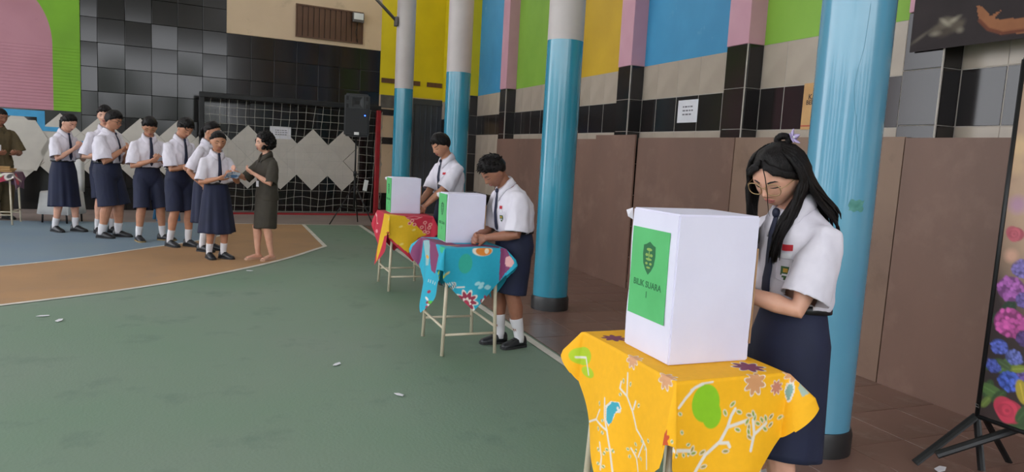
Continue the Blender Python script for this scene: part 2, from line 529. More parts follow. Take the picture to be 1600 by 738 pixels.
for pi, p in enumerate(PIL):
    y0 = p + PW
    y1 = PIL[pi + 1] if pi + 1 < len(PIL) else 15.95
    c = BAYC[p]
    MB().bbox(WX - 0.002, WX + 0.02, y0, y1, Z3, 6.5).build('painted_panel', M_p[c] if p != 13.34 else M_yback, wr)
    # tile courses
    ys = [y1]
    yy = y1 - 0.3
    while yy > y0 + 0.12:
        ys.append(yy); yy -= 0.392
    ys.append(y0)
    for a, b in zip(ys[1:], ys[:-1]):
        rtile(a, b, Z2, Z3, M_beige_t, 'beige_tile')
        rtile(a, b, Z1, Z2, M_black_b, 'black_tile')
        if p == 11.33:
            for z0, z1 in ((1.43, Z1), (1.06, 1.43), (0.69, 1.06)): rtile(a, b, z0, z1, M_beige_t, 'beige_tile')
            for z0, z1 in ((0.32, 0.69), (0.0, 0.32)): rtile(a, b, z0, z1, M_black_b, 'black_tile')
        else:
            rtile(a, b, 1.5, Z1, M_beige_t, 'beige_tile')
    if p != 11.33:
        MB().bbox(WX - 0.001, WX + 0.02, y0, y1, 0, 1.5).build('lower_render', M_cream, wr)
    # pilaster: pink above, black tiles below
    pl = empty('pilaster', (PX, p, 0), 0); pl.parent = wr
    MB().bbox(0.012, WX - PX, 0.012, PW - 0.012, 0, Z3).build('grout_core', M_lgrout, pl)
    MB().bevbox(((WX - PX) / 2, PW / 2, (Z3 + 6.5) / 2), (WX - PX + 0.01, PW, 6.5 - Z3), 0.006).build('painted_shaft', M_p['pink'] if p != 13.34 else M_yback, pl)
    MB().bevbox((0.004, 0.004, Z3 / 2), (0.011, 0.011, Z3), 0.002).build('corner_trim', M_lgrout, pl)
    zs_ = [0.0, 0.31, 0.68, 1.05, 1.42, Z1, Z2, Z3]
    for z0, z1 in zip(zs_[:-1], zs_[1:]):
        MB().bevbox((0.008, PW / 2 + 0.004, (z0 + z1) / 2), (0.012, PW - 0.012, z1 - z0 - 0.006), 0.002).build('black_tile', M_black_b, pl)
        for sy in (0.008, PW - 0.008):
            MB().bevbox(((WX - PX) / 2 + 0.008, sy, (z0 + z1) / 2), (WX - PX - 0.022, 0.012, z1 - z0 - 0.006), 0.002).build('black_tile', M_black_b, pl)
# second half of the hall is not seen: plain ceiling over the court, open to the left and behind
S(MB().bbox(-11, 4.8, -5.5, 16.2, 8.2, 8.4).build('ceiling', M_ceil))

# trees behind the viewer and an added side row, seen only as reflections
M_leaf = mat('tree_foliage', '#3c5a2c', '#25391c', rough=0.8, scale=2.5, bump=0.8, bscale=4)
M_bark = mat('tree_bark', '#4a3b2e', '#3c3026', rough=0.9)
rr = random.Random(21)
spots_ = [(-14 + 3.7 * k + rr.uniform(-.1, .1), -15 + rr.uniform(-1, 1)) for k in range(8)] + [(-17 + rr.uniform(-1, 1), -9 + 3.7 * k + rr.uniform(-.1, .1)) for k in range(7)]  # side row is unseen, added to darken the right wall's tile reflections
ORD = 'first second third fourth fifth sixth seventh eighth'.split()
for k, (tx_, ty_) in enumerate(spots_):
    lb = ('leafy tree behind the viewer, %s of the back row from the left' % ORD[k]) if k < 8 else ('leafy tree left of the court, %s of the side row from the near end' % ORD[k - 8])
    tr_ = empty('broadleaf_tree', (tx_, ty_, 0), 0, lb, 'tree', 'trees beyond the court')
    MB().tube([(0, 0, 0), (0.1, 0, 2.2)], [0.2, 0.13], 10).build('trunk', M_bark, tr_, True)
    cr_ = MB()
    for q in range(12):
        cr_.sphere((rr.uniform(-0.8, 0.8), rr.uniform(-0.8, 0.8), 2.3 + rr.uniform(-1.2, 1.9)), rr.uniform(0.7, 1.0), 10, 8)
    cr_.build('crown', M_leaf, tr_, True)
S(MB().bbox(-11, 4.8, -5.5, -5.3, 5.7, 8.2).build('added_fascia', M_ceil))  # unseen roof fascia, added to keep sky out of the upper tile reflections

# ------------------------------------------------------------------ plywood boards along the right wall
def board(y0, y1, xb, xt, h, m, label, rx=0.0):
    mb = MB()
    t = 0.018
    mb.add([(xb, y0, 0), (xb + t, y0, 0), (xb + t, y1, 0), (xb, y1, 0), (xt, y0, h), (xt + t, y0, h), (xt + t, y1, h), (xt, y1, h)],
           [(0, 1, 2, 3), (7, 6, 5, 4), (0, 4, 5, 1), (1, 5, 6, 2), (2, 6, 7, 3), (3, 7, 4, 0)])
    o = mb.build('plywood_board', m)
    return tag(o, label, 'board', 'brown boards along the right wall')
board(1.0, 2.36, 4.215, 4.225, 1.705, M_ply, 'brown plywood board at the right edge behind the flower banner')
board(2.37, 3.54, 4.215, 4.225, 1.705, M_ply, 'dark brown plywood board just left of the flower banner')
board(3.55, 5.30, 4.215, 4.228, 1.712, M_ply2, 'paler brown plywood board behind the nearest blue column')
board(5.31, 6.96, 4.215, 4.225, 1.712, M_ply, 'brown plywood board above the nearest white booth, left of the girl')
board(6.97, 7.9, 4.197, 4.19, 1.745, M_ply, 'narrow taller brown plywood board standing proud of its neighbours')
board(7.91, 9.5, 4.215, 4.228, 1.70, M_ply, 'brown plywood board just right of the blue column with black base')
board(9.51, 11.55, 4.215, 4.228, 1.705, M_ply, 'farthest brown plywood board, left of the blue column with black base')

# ------------------------------------------------------------------ columns
def column(y, label, x=2.862, r=0.168, mb_=M_colb, top=2.515):
    c = empty('column', (x, y, 0), 0, label, 'column', 'round painted columns')
    MB().lathe([(r + 0.013, 0), (r + 0.014, 0.10), (r + 0.006, 0.128), (r, 0.13)], n=40).build('base_ring', M_colk, c, True)
    MB().lathe([(r, 0.12), (r, 0.8), (r, 1.6), (r, top)], n=40).build('blue_shaft', mb_, c, True)
    MB().lathe([(r - 0.0015, top), (r - 0.0015, 4.0), (r - 0.0015, 8.2)], n=40).build('white_shaft', M_colw, c, True)
    shade_auto(c.children[0]); shade_auto(c.children[1]); shade_auto(c.children[2])
    return c
COL4 = column(2.77, 'large blue round column directly behind the girl with long hair', 2.885, 0.171, M_colb2, 2.95)
column(6.12, 'blue and white round column behind the boy at the turquoise table')
column(9.48, 'blue and white round column behind the farthest voting boy')
c1 = column(12.83, 'farthest blue and white round column carrying a grey pipe bracket')
# worn chip and hairline cracks on the near column
ang = math.atan2(-2.77, -2.885) + R(20)
def on_col(a, z, e=0.002): return (2.885 * 0 + (0.171 + e) * math.cos(a), (0.171 + e) * math.sin(a), z)
M_chip = mat('bare_green_chip', '#3f7d74', '#56938a', rough=0.6, scale=30)
M_crack = mat('hairline_crack', '#3f7f95', '#35707f', rough=0.8)
chip = [(0.03, 1.295), (0.06, 1.30), (0.20, 1.298), (0.19, 1.275), (0.15, 1.262), (0.05, 1.255), (0.02, 1.27)]
mbc = MB(); n = 10
g = [[on_col(ang - 0.06 + 0.42 * u / n + 0.03 * math.sin(v * 2.1), 1.265 + 0.055 * v / 4 + 0.004 * math.sin(u * 1.3)) for u in range(n + 1)] for v in range(5)]
for v in range(4):
    for u in range(n):
        mbc.add([g[v][u], g[v][u + 1], g[v + 1][u + 1], g[v + 1][u]], [(0, 1, 2, 3)])
mbc.build('paint_chip', M_chip, COL4, fix=False)
crk = [(-0.05, 2.25), (-0.1, 2.05), (-0.22, 1.93), (-0.25, 1.86), (-0.2, 1.78), (-0.12, 1.72), (-0.08, 1.66), (-0.02, 1.6), (0.02, 1.55)]
MB().tube([on_col(ang + a, z, 0.0) for a, z in crk], 0.0009, 4).build('crack', M_crack, COL4)
# pipe bracket on the far column
pb = empty('pipe_bracket', (2.862, 12.83, 3.7), 0, 'grey steel pipe bracket running up from the farthest column', 'bracket')
MB().tube([(-0.20, -0.05, -0.01), (-0.52, -0.05, 0.28), (-1.6, 0.0, 1.15)], 0.028, 8).build('pipe', M_grey_metal, pb, True)
MB().bevbox((-0.193, -0.04, -0.03), (0.05, 0.12, 0.16), 0.008).build('flange', M_grey_metal, pb)
import numpy as np

# ------------------------------------------------------------------ painted canvases (flat print)
class Canvas:
    """colour field over a (u, v) rectangle, later carried by a fine grid of vertices"""
    def __init__(s, u0, u1, v0, v1, nu, nv, base):
        s.nu, s.nv = nu, nv
        s.U, s.V = np.meshgrid(np.linspace(u0, u1, nu + 1), np.linspace(v0, v1, nv + 1), indexing='ij')
        s.C = np.empty((nu + 1, nv + 1, 3)); s.C[:] = srgb(base)
        s.px = (u1 - u0) / nu
        s.u0, s.v0 = u0, v0
        s.py = (v1 - v0) / nv
    def win(s, a, b, c, d):
        # index window around the box a..b, c..d
        i0, i1 = max(0, int((a - s.u0) / s.px) - 3), min(s.nu + 1, int((b - s.u0) / s.px) + 4)
        j0, j1 = max(0, int((c - s.v0) / s.py) - 3), min(s.nv + 1, int((d - s.v0) / s.py) + 4)
        w = (slice(i0, max(i0, i1)), slice(j0, max(j0, j1)))
        return w, s.U[w], s.V[w]
    def put(s, m, col, w):
        m = np.clip(m, 0, 1)[..., None]
        s.C[w] = s.C[w] * (1 - m) + np.array(srgb(col)) * m
    def sd(s, d): return 0.5 - d / s.px
    def ell(s, c, rx, ry, ang, col, soft=1.0):
        q = max(rx, ry) + s.px * soft
        w, U, V_ = s.win(c[0] - q, c[0] + q, c[1] - q, c[1] + q)
        du, dv = U - c[0], V_ - c[1]
        a, b = math.cos(ang), math.sin(ang)
        x, y = du * a + dv * b, -du * b + dv * a
        d = (np.sqrt((x / rx) ** 2 + (y / ry) ** 2) - 1) * min(rx, ry)
        s.put(0.5 - d / (s.px * soft), col, w)
    def stroke(s, pts, w, col):
        xs, ys = [p[0] for p in pts], [p[1] for p in pts]
        wi, U, V_ = s.win(min(xs) - w, max(xs) + w, min(ys) - w, max(ys) + w)
        best = np.full(U.shape, 1e9)
        for (ax, ay), (bx, by) in zip(pts[:-1], pts[1:]):
            L2 = (bx - ax) ** 2 + (by - ay) ** 2 + 1e-12
            t = np.clip(((U - ax) * (bx - ax) + (V_ - ay) * (by - ay)) / L2, 0, 1)
            best = np.minimum(best, np.hypot(U - ax - t * (bx - ax), V_ - ay - t * (by - ay)))
        s.put(s.sd(best - w / 2), col, wi)
    def poly(s, pts, col):
        ins = np.zeros(s.U.shape, bool)
        n = len(pts)
        for i in range(n):
            (ax, ay), (bx, by) = pts[i], pts[(i + 1) % n]
            if abs(by - ay) < 1e-9: by += 1e-6
            c = ((ay > s.V) != (by > s.V)) & (s.U < (bx - ax) * (s.V - ay) / (by - ay) + ax)
            ins ^= c
        s.put(ins.astype(float), col, (slice(None), slice(None)))
    def star(s, c, r, n, col, ph=0.3):
        w, U, V_ = s.win(c[0] - r, c[0] + r, c[1] - r, c[1] + r)
        du, dv = U - c[0], V_ - c[1]
        a = np.arctan2(dv, du) + ph
        rad = r * (0.62 + 0.38 * np.abs(np.cos(a * n / 2)) ** 1.5)
        s.put(s.sd(np.hypot(du, dv) - rad), col, w)
    def speckle(s, sc, amp, seed=0):
        rng = np.random.default_rng(seed)
        f = np.zeros(s.U.shape)
        for k in range(6):
            a, b, p, q = rng.normal(size=4)
            f += np.sin((a * s.U + b * s.V) * sc * (1 + k * .6) + p * 9)
        s.C = np.clip(s.C * (1 + amp * f / 3)[..., None], 0, 1)
    def mesh(s, name, fn, flip=False):
        nu, nv = s.nu, s.nv
        U, V = s.U.ravel(), s.V.ravel()
        co = np.array([fn(u, v) for u, v in zip(U.tolist(), V.tolist())], dtype=np.float32)
        i = np.arange(nu)[:, None] * (nv + 1) + np.arange(nv)[None, :]
        q = np.stack([i, i + nv + 1, i + nv + 2, i + 1], -1).reshape(-1, 4)
        if flip: q = q[:, ::-1]
        me = bpy.data.meshes.new(name)
        me.vertices.add(len(co)); me.vertices.foreach_set('co', co.ravel())
        me.loops.add(q.size); me.loops.foreach_set('vertex_index', q.ravel().astype(np.int32))
        me.polygons.add(len(q))
        me.polygons.foreach_set('loop_start', np.arange(0, q.size, 4, dtype=np.int32))
        me.polygons.foreach_set('use_smooth', np.ones(len(q), dtype=bool))
        ca = me.color_attributes.new('print', 'FLOAT_COLOR', 'POINT')
        ca.data.foreach_set('color', np.concatenate([s.C.reshape(-1, 3), np.ones((len(co), 1))], 1).astype(np.float32).ravel())
        me.update(calc_edges=True)
        me.validate()
        return me
    def run(s, items, tilt=PI / 4):
        for e in items:
            if e[0] == 'stroke': s.stroke(e[1], e[2], e[3])
            elif e[0] == 'ell': s.ell(e[1], e[2], e[3], e[4] + tilt - PI / 2, e[5])
            elif e[0] == 'poly': s.poly(e[1], e[2])
            elif e[0] == 'star': s.star(e[1], e[2], e[3], e[4])

M_print = mat('printed_cotton', '#ffffff', '#fafafa', rough=0.75, scale=40, attr='print')
M_vinyl = mat('printed_vinyl', '#ffffff', '#f6f6f6', rough=0.35, scale=10, attr='print')

# flat print of the three batik cloths, in cloth coordinates (metres)
PRINT_NEAR = [
    ('ell', (0.033, 0.43), 0.035, 0.06, 0.3, '#a9c21e'),
    ('ell', (-0.033, 0.435), 0.02, 0.05, 0.1, '#a9c21e'),
    ('ell', (-0.298, -0.199), 0.052, 0.062, 0.2, '#86bd12'),
    ('ell', (-0.307, -0.246), 0.035, 0.045, 0.2, '#86bd12'),
    ('stroke', [(-0.18, 0.35), (-0.236, 0.373), (-0.288, 0.383), (-0.35, 0.402), (-0.421, 0.435)], 0.0075, '#d9d2c8'),
    ('stroke', [(-0.194, 0.52), (-0.222, 0.435), (-0.265, 0.402), (-0.288, 0.383)], 0.0075, '#d9d2c8'),
    ('stroke', [(-0.222, 0.435), (-0.203, 0.397)], 0.0075, '#d9d2c8'),
    ('stroke', [(-0.175, 0.175), (-0.236, 0.222)], 0.0075, '#d9d2c8'),
    ('stroke', [(-0.18, 0.227), (-0.194, 0.246), (-0.236, 0.222), (-0.293, 0.222), (-0.35, 0.236), (-0.402, 0.213), (-0.435, 0.199), (-0.492, 0.217)], 0.0075, '#d9d2c8'),
    ('stroke', [(-0.288, 0.213), (-0.274, 0.184)], 0.0075, '#d9d2c8'),
    ('stroke', [(-0.477, 0.298), (-0.43, 0.288), (-0.388, 0.303)], 0.0075, '#d9d2c8'),
    ('stroke', [(-0.407, 0.213), (-0.43, 0.274)], 0.0075, '#d9d2c8'),
    ('stroke', [(-0.515, -0.241), (-0.492, -0.227), (-0.487, -0.128)], 0.011, '#d9d2c8'),
    ('stroke', [(-0.511, -0.17), (-0.435, -0.274)], 0.011, '#d9d2c8'),
    ('stroke', [(-0.307, 0.44), (-0.355, 0.454), (-0.392, 0.482)], 0.006, '#d9d2c8'),
    ('stroke', [(0.047, 0.463), (0.019, 0.416), (-0.043, 0.435)], 0.0085, '#d9d2c8'),
    ('stroke', [(-0.373, -0.132), (-0.336, -0.128), (-0.293, -0.128), (-0.265, -0.142)], 0.009, '#d9d2c8'),
    ('stroke', [(-0.307, -0.123), (-0.269, -0.137), (-0.236, -0.165)], 0.006, '#d9d2c8'),
    ('stroke', [(-0.468, -0.345), (-0.407, -0.331), (-0.34, -0.336), (-0.293, -0.321), (-0.26, -0.303), (-0.236, -0.298)], 0.0105, '#d9d2c8'),
    ('stroke', [(-0.293, -0.321), (-0.232, -0.359)], 0.0105, '#d9d2c8'),
    ('stroke', [(-0.345, -0.34), (-0.326, -0.359), (-0.331, -0.373)], 0.0105, '#d9d2c8'),
    ('stroke', [(-0.288, -0.44), (-0.241, -0.416), (-0.213, -0.378)], 0.0105, '#d9d2c8'),
    ('stroke', [(-0.241, -0.416), (-0.184, -0.43)], 0.0105, '#d9d2c8'),
    ('ell', (-0.213, 0.18), 0.0085, 0.0055, 2.868102815667748, '#d9d2c8'),
    ('ell', (-0.213, 0.18), 0.006, 0.0033, 2.843482461178048, '#7f9a26'),
    ('ell', (-0.184, 0.213), 0.0085, 0.0055, 0.16965410318042606, '#d9d2c8'),
    ('ell', (-0.184, 0.213), 0.006, 0.0033, 0.2546159854767649, '#7f9a26'),
    ('ell', (-0.293, 0.175), 0.0085, 0.0055, 2.506496634388349, '#d9d2c8'),
    ('ell', (-0.293, 0.175), 0.006, 0.0033, 2.2079099672055698, '#7f9a26'),
    ('ell', (-0.213, 0.255), 0.0085, 0.0055, 2.0091912043206626, '#d9d2c8'),
    ('ell', (-0.213, 0.255), 0.006, 0.0033, 0.9244093727674326, '#7f9a26'),
    ('ell', (-0.383, 0.321), 0.0085, 0.0055, 1.8178324970353872, '#d9d2c8'),
    ('ell', (-0.383, 0.321), 0.006, 0.0033, 1.8204052009225138, '#7f9a26'),
    ('ell', (-0.397, 0.222), 0.0085, 0.0055, 1.7436120513360094, '#d9d2c8'),
    ('ell', (-0.397, 0.222), 0.006, 0.0033, 0.4751486107644167, '#7f9a26'),
    ('ell', (-0.416, 0.175), 0.0085, 0.0055, 1.292008920873806, '#d9d2c8'),
    ('ell', (-0.416, 0.175), 0.006, 0.0033, 1.180595460616114, '#7f9a26'),
    ('ell', (-0.407, 0.326), 0.0085, 0.0055, 2.1690362437123976, '#d9d2c8'),
    ('ell', (-0.407, 0.326), 0.006, 0.0033, 2.9844586888492284, '#7f9a26'),
    ('ell', (-0.407, 0.279), 0.0085, 0.0055, 2.8481864192797306, '#d9d2c8'),
    ('ell', (-0.407, 0.279), 0.006, 0.0033, 1.6325311422879625, '#7f9a26'),
    ('ell', (-0.444, 0.255), 0.0085, 0.0055, 1.3345625661775609, '#d9d2c8'),
    ('ell', (-0.444, 0.255), 0.006, 0.0033, 0.8047222249479843, '#7f9a26'),
    ('ell', (-0.425, 0.208), 0.0085, 0.0055, 0.10777298817857284, '#d9d2c8'),
    ('ell', (-0.425, 0.208), 0.006, 0.0033, 0.08233457127245702, '#7f9a26'),
    ('ell', (-0.388, 0.269), 0.0085, 0.0055, 1.3946815862919362, '#d9d2c8'),
    ('ell', (-0.388, 0.269), 0.006, 0.0033, 0.9553953835610323, '#7f9a26'),
    ('ell', (-0.359, 0.392), 0.0085, 0.0055, 1.1400447657021349, '#d9d2c8'),
    ('ell', (-0.359, 0.392), 0.006, 0.0033, 2.6753683734848623, '#7f9a26'),
    ('ell', (-0.345, 0.416), 0.0085, 0.0055, 1.5772583074380848, '#d9d2c8'),
    ('ell', (-0.345, 0.416), 0.006, 0.0033, 1.6815310830794967, '#7f9a26'),
    ('ell', (-0.18, 0.392), 0.0085, 0.0055, 0.7083702213451862, '#d9d2c8'),
    ('ell', (-0.18, 0.392), 0.006, 0.0033, 0.07157423742234659, '#7f9a26'),
    ('ell', (-0.26, 0.43), 0.0085, 0.0055, 0.9754287862834801, '#d9d2c8'),
    ('ell', (-0.26, 0.43), 0.006, 0.0033, 0.4100921789594, '#7f9a26'),
    ('ell', (-0.284, 0.411), 0.0085, 0.0055, 1.5306715375116036, '#d9d2c8'),
    ('ell', (-0.284, 0.411), 0.006, 0.0033, 2.996050704577656, '#7f9a26'),
    ('ell', (-0.246, 0.392), 0.0085, 0.0055, 2.02343909203761, '#d9d2c8'),
    ('ell', (-0.246, 0.392), 0.006, 0.0033, 0.5455304904694331, '#7f9a26'),
    ('ell', (-0.383, -0.151), 0.0085, 0.0055, 2.6807146097489656, '#d9d2c8'),
    ('ell', (-0.383, -0.151), 0.006, 0.0033, 2.3902797642649185, '#7f9a26'),
    ('ell', (-0.506, -0.08), 0.0085, 0.0055, 2.2032050756819332, '#d9d2c8'),
    ('ell', (-0.506, -0.08), 0.006, 0.0033, 2.719780949692683, '#7f9a26'),
    ('ell', (-0.416, -0.203), 0.0085, 0.0055, 2.2886564514992127, '#d9d2c8'),
    ('ell', (-0.416, -0.203), 0.006, 0.0033, 2.36924291238529, '#7f9a26'),
    ('ell', (-0.463, -0.128), 0.0085, 0.0055, 1.0613609335248104, '#d9d2c8'),
    ('ell', (-0.463, -0.128), 0.006, 0.0033, 2.9429297192163797, '#7f9a26'),
    ('ell', (-0.425, -0.255), 0.0085, 0.0055, 2.885702813694677, '#d9d2c8'),
    ('ell', (-0.425, -0.255), 0.006, 0.0033, 0.48355395991205663, '#7f9a26'),
    ('ell', (-0.459, -0.265), 0.0085, 0.0055, 2.2620122149556163, '#d9d2c8'),
    ('ell', (-0.459, -0.265), 0.006, 0.0033, 2.14545269471236, '#7f9a26'),
    ('ell', (-0.43, -0.293), 0.0085, 0.0055, 1.3842200932259328, '#d9d2c8'),
    ('ell', (-0.43, -0.293), 0.006, 0.0033, 1.591067148370335, '#7f9a26'),
    ('ell', (-0.444, -0.279), 0.0085, 0.0055, 1.470041765550574, '#d9d2c8'),
    ('ell', (-0.444, -0.279), 0.006, 0.0033, 2.774496216283711, '#7f9a26'),
    ('ell', (-0.477, -0.241), 0.0085, 0.0055, 1.5025231878919647, '#d9d2c8'),
    ('ell', (-0.477, -0.241), 0.006, 0.0033, 2.4945734693754367, '#7f9a26'),
    ('ell', (-0.326, 0.459), 0.0085, 0.0055, 1.0617726146061477, '#d9d2c8'),
    ('ell', (-0.326, 0.459), 0.006, 0.0033, 2.648552755743759, '#7f9a26'),
    ('ell', (-0.35, 0.435), 0.0085, 0.0055, 2.699101766269877, '#d9d2c8'),
    ('ell', (-0.35, 0.435), 0.006, 0.0033, 1.383036494644913, '#7f9a26'),
    ('ell', (-0.369, 0.482), 0.0085, 0.0055, 1.7031152112607328, '#d9d2c8'),
    ('ell', (-0.369, 0.482), 0.006, 0.0033, 2.7609913175757863, '#7f9a26'),
    ('ell', (-0.388, 0.463), 0.0085, 0.0055, 2.1713188616160553, '#d9d2c8'),
    ('ell', (-0.388, 0.463), 0.006, 0.0033, 1.4598256645847552, '#7f9a26'),
    ('ell', (-0.232, -0.279), 0.0125, 0.007, 0.6654330329730326, '#d9d2c8'),
    ('ell', (-0.232, -0.279), 0.0095, 0.0045, 0.6654330329730326, '#8b9a2c'),
    ('ell', (-0.269, -0.279), 0.0125, 0.007, 2.098714914210731, '#d9d2c8'),
    ('ell', (-0.269, -0.279), 0.0095, 0.0045, 2.098714914210731, '#8b9a2c'),
    ('ell', (-0.232, -0.317), 0.0125, 0.007, 2.7238214898782838, '#d9d2c8'),
    ('ell', (-0.232, -0.317), 0.0095, 0.0045, 2.7238214898782838, '#8b9a2c'),
    ('ell', (-0.274, -0.355), 0.0125, 0.007, 2.7341335076041404, '#d9d2c8'),
    ('ell', (-0.274, -0.355), 0.0095, 0.0045, 2.7341335076041404, '#8b9a2c'),
    ('ell', (-0.213, -0.355), 0.0125, 0.007, 2.872085134668474, '#d9d2c8'),
    ('ell', (-0.213, -0.355), 0.0095, 0.0045, 2.872085134668474, '#9a8a3a'),
    ('ell', (-0.203, -0.378), 0.0125, 0.007, 1.5127464509499529, '#d9d2c8'),
    ('ell', (-0.203, -0.378), 0.0095, 0.0045, 1.5127464509499529, '#8b9a2c'),
    ('ell', (-0.199, -0.364), 0.0125, 0.007, 1.9542431969003724, '#d9d2c8'),
    ('ell', (-0.199, -0.364), 0.0095, 0.0045, 1.9542431969003724, '#8b9a2c'),
    ('ell', (-0.232, -0.364), 0.0125, 0.007, 0.9355329736530006, '#d9d2c8'),
    ('ell', (-0.232, -0.364), 0.0095, 0.0045, 0.9355329736530006, '#8b9a2c'),
    ('ell', (-0.241, -0.383), 0.0125, 0.007, 1.5356749750658474, '#d9d2c8'),
    ('ell', (-0.241, -0.383), 0.0095, 0.0045, 1.5356749750658474, '#9a8a3a'),
    ('ell', (-0.251, -0.392), 0.0125, 0.007, 1.869795260177617, '#d9d2c8'),
    ('ell', (-0.251, -0.392), 0.0095, 0.0045, 1.869795260177617, '#8b9a2c'),
    ('ell', (-0.26, -0.407), 0.0125, 0.007, 2.4611999841360506, '#d9d2c8'),
    ('ell', (-0.26, -0.407), 0.0095, 0.0045, 2.4611999841360506, '#9a8a3a'),
    ('ell', (-0.208, -0.402), 0.0125, 0.007, 2.7229608628539625, '#d9d2c8'),
    ('ell', (-0.208, -0.402), 0.0095, 0.0045, 2.7229608628539625, '#8b9a2c'),
    ('ell', (-0.189, -0.407), 0.0125, 0.007, 2.234348172832062, '#d9d2c8'),
    ('ell', (-0.189, -0.407), 0.0095, 0.0045, 2.234348172832062, '#8b9a2c'),
    ('ell', (-0.175, -0.416), 0.0125, 0.007, 1.958729782303649, '#d9d2c8'),
    ('ell', (-0.175, -0.416), 0.0095, 0.0045, 1.958729782303649, '#8b9a2c'),
    ('ell', (-0.156, -0.43), 0.0125, 0.007, 0.6798495877342892, '#d9d2c8'),
    ('ell', (-0.156, -0.43), 0.0095, 0.0045, 0.6798495877342892, '#9a8a3a'),
    ('ell', (-0.132, -0.463), 0.0125, 0.007, 0.3187979479365747, '#d9d2c8'),
    ('ell', (-0.132, -0.463), 0.0095, 0.0045, 0.3187979479365747, '#8b9a2c'),
    ('ell', (-0.199, -0.44), 0.0125, 0.007, 2.5618290215546162, '#d9d2c8'),
    ('ell', (-0.199, -0.44), 0.0095, 0.0045, 2.5618290215546162, '#8b9a2c'),
    ('ell', (-0.175, -0.449), 0.0125, 0.007, 0.6314368160869395, '#d9d2c8'),
    ('ell', (-0.175, -0.449), 0.0095, 0.0045, 0.6314368160869395, '#9a8a3a'),
    ('ell', (-0.425, -0.279), 0.0125, 0.007, 1.268752945169088, '#d9d2c8'),
    ('ell', (-0.425, -0.279), 0.0095, 0.0045, 1.268752945169088, '#9a8a3a'),
    ('ell', (-0.43, -0.293), 0.0125, 0.007, 0.09561921038023535, '#d9d2c8'),
    ('ell', (-0.43, -0.293), 0.0095, 0.0045, 0.09561921038023535, '#8b9a2c'),
    ('ell', (-0.407, -0.317), 0.0125, 0.007, 0.5156429763771971, '#d9d2c8'),
    ('ell', (-0.407, -0.317), 0.0095, 0.0045, 0.5156429763771971, '#9a8a3a'),
    ('ell', (-0.435, -0.355), 0.0125, 0.007, 0.2487095322137266, '#d9d2c8'),
    ('ell', (-0.435, -0.355), 0.0095, 0.0045, 0.2487095322137266, '#9a8a3a'),
    ('ell', (-0.35, -0.373), 0.0125, 0.007, 0.07603414448070311, '#d9d2c8'),
    ('ell', (-0.35, -0.373), 0.0095, 0.0045, 0.07603414448070311, '#9a8a3a'),
    ('poly', [(-0.208, 0.355), (-0.208, 0.317), (-0.232, 0.274), (-0.255, 0.274), (-0.265, 0.288), (-0.255, 0.312), (-0.269, 0.336), (-0.279, 0.369), (-0.26, 0.373)], '#d9d2c8'),
    ('poly', [(-0.217, 0.35), (-0.213, 0.312), (-0.232, 0.279), (-0.251, 0.279), (-0.251, 0.303), (-0.255, 0.321), (-0.274, 0.345), (-0.274, 0.364), (-0.255, 0.369)], '#3a9fb0'),
    ('ell', (-0.246, 0.293), 0.006, 0.006, 0, '#d9d2c8'),
    ('star', (-0.506, -0.033), 0.033, 7, '#c04a20'),
    ('stroke', [(-0.473, -0.009), (-0.501, 0.061)], 0.003, '#d9d2c8'),
    ('star', (-0.147, 0.123), 0.039200000000000006, 8, '#d9d2c8'),
    ('star', (-0.147, 0.123), 0.035, 8, '#d49a70'),
    ('star', (-0.293, -0.019), 0.04256, 8, '#d9d2c8'),
    ('star', (-0.293, -0.019), 0.038, 8, '#d49a70'),
    ('star', (-0.128, -0.293), 0.047040000000000005, 8, '#d9d2c8'),
    ('star', (-0.128, -0.293), 0.042, 8, '#c98f60'),
    ('star', (-0.08, -0.373), 0.026880000000000005, 8, '#d9d2c8'),
    ('star', (-0.08, -0.373), 0.024, 8, '#c07a60'),
    ('star', (-0.024, -0.246), 0.06160000000000001, 8, '#d9d2c8'),
    ('star', (-0.024, -0.246), 0.055, 8, '#7a3a56'),
    ('star', (-0.009, -0.383), 0.033600000000000005, 8, '#d9d2c8'),
    ('star', (-0.009, -0.383), 0.03, 8, '#c98f60'),
    ('poly', [(-0.066, -0.407), (-0.043, -0.392), (-0.033, -0.402), (-0.047, -0.421), (-0.076, -0.44), (-0.085, -0.44)], '#d9d2c8'),
    ('poly', [(-0.066, -0.411), (-0.043, -0.397), (-0.038, -0.402), (-0.047, -0.416), (-0.076, -0.435), (-0.08, -0.435)], '#7fa39a'),
    ('poly', [(-0.038, -0.421), (-0.019, -0.416), (-0.024, -0.459), (-0.052, -0.449)], '#9fb0a0'),
    ('star', (0.085, 0.251), 0.05, 8, '#7a3a56'),
]
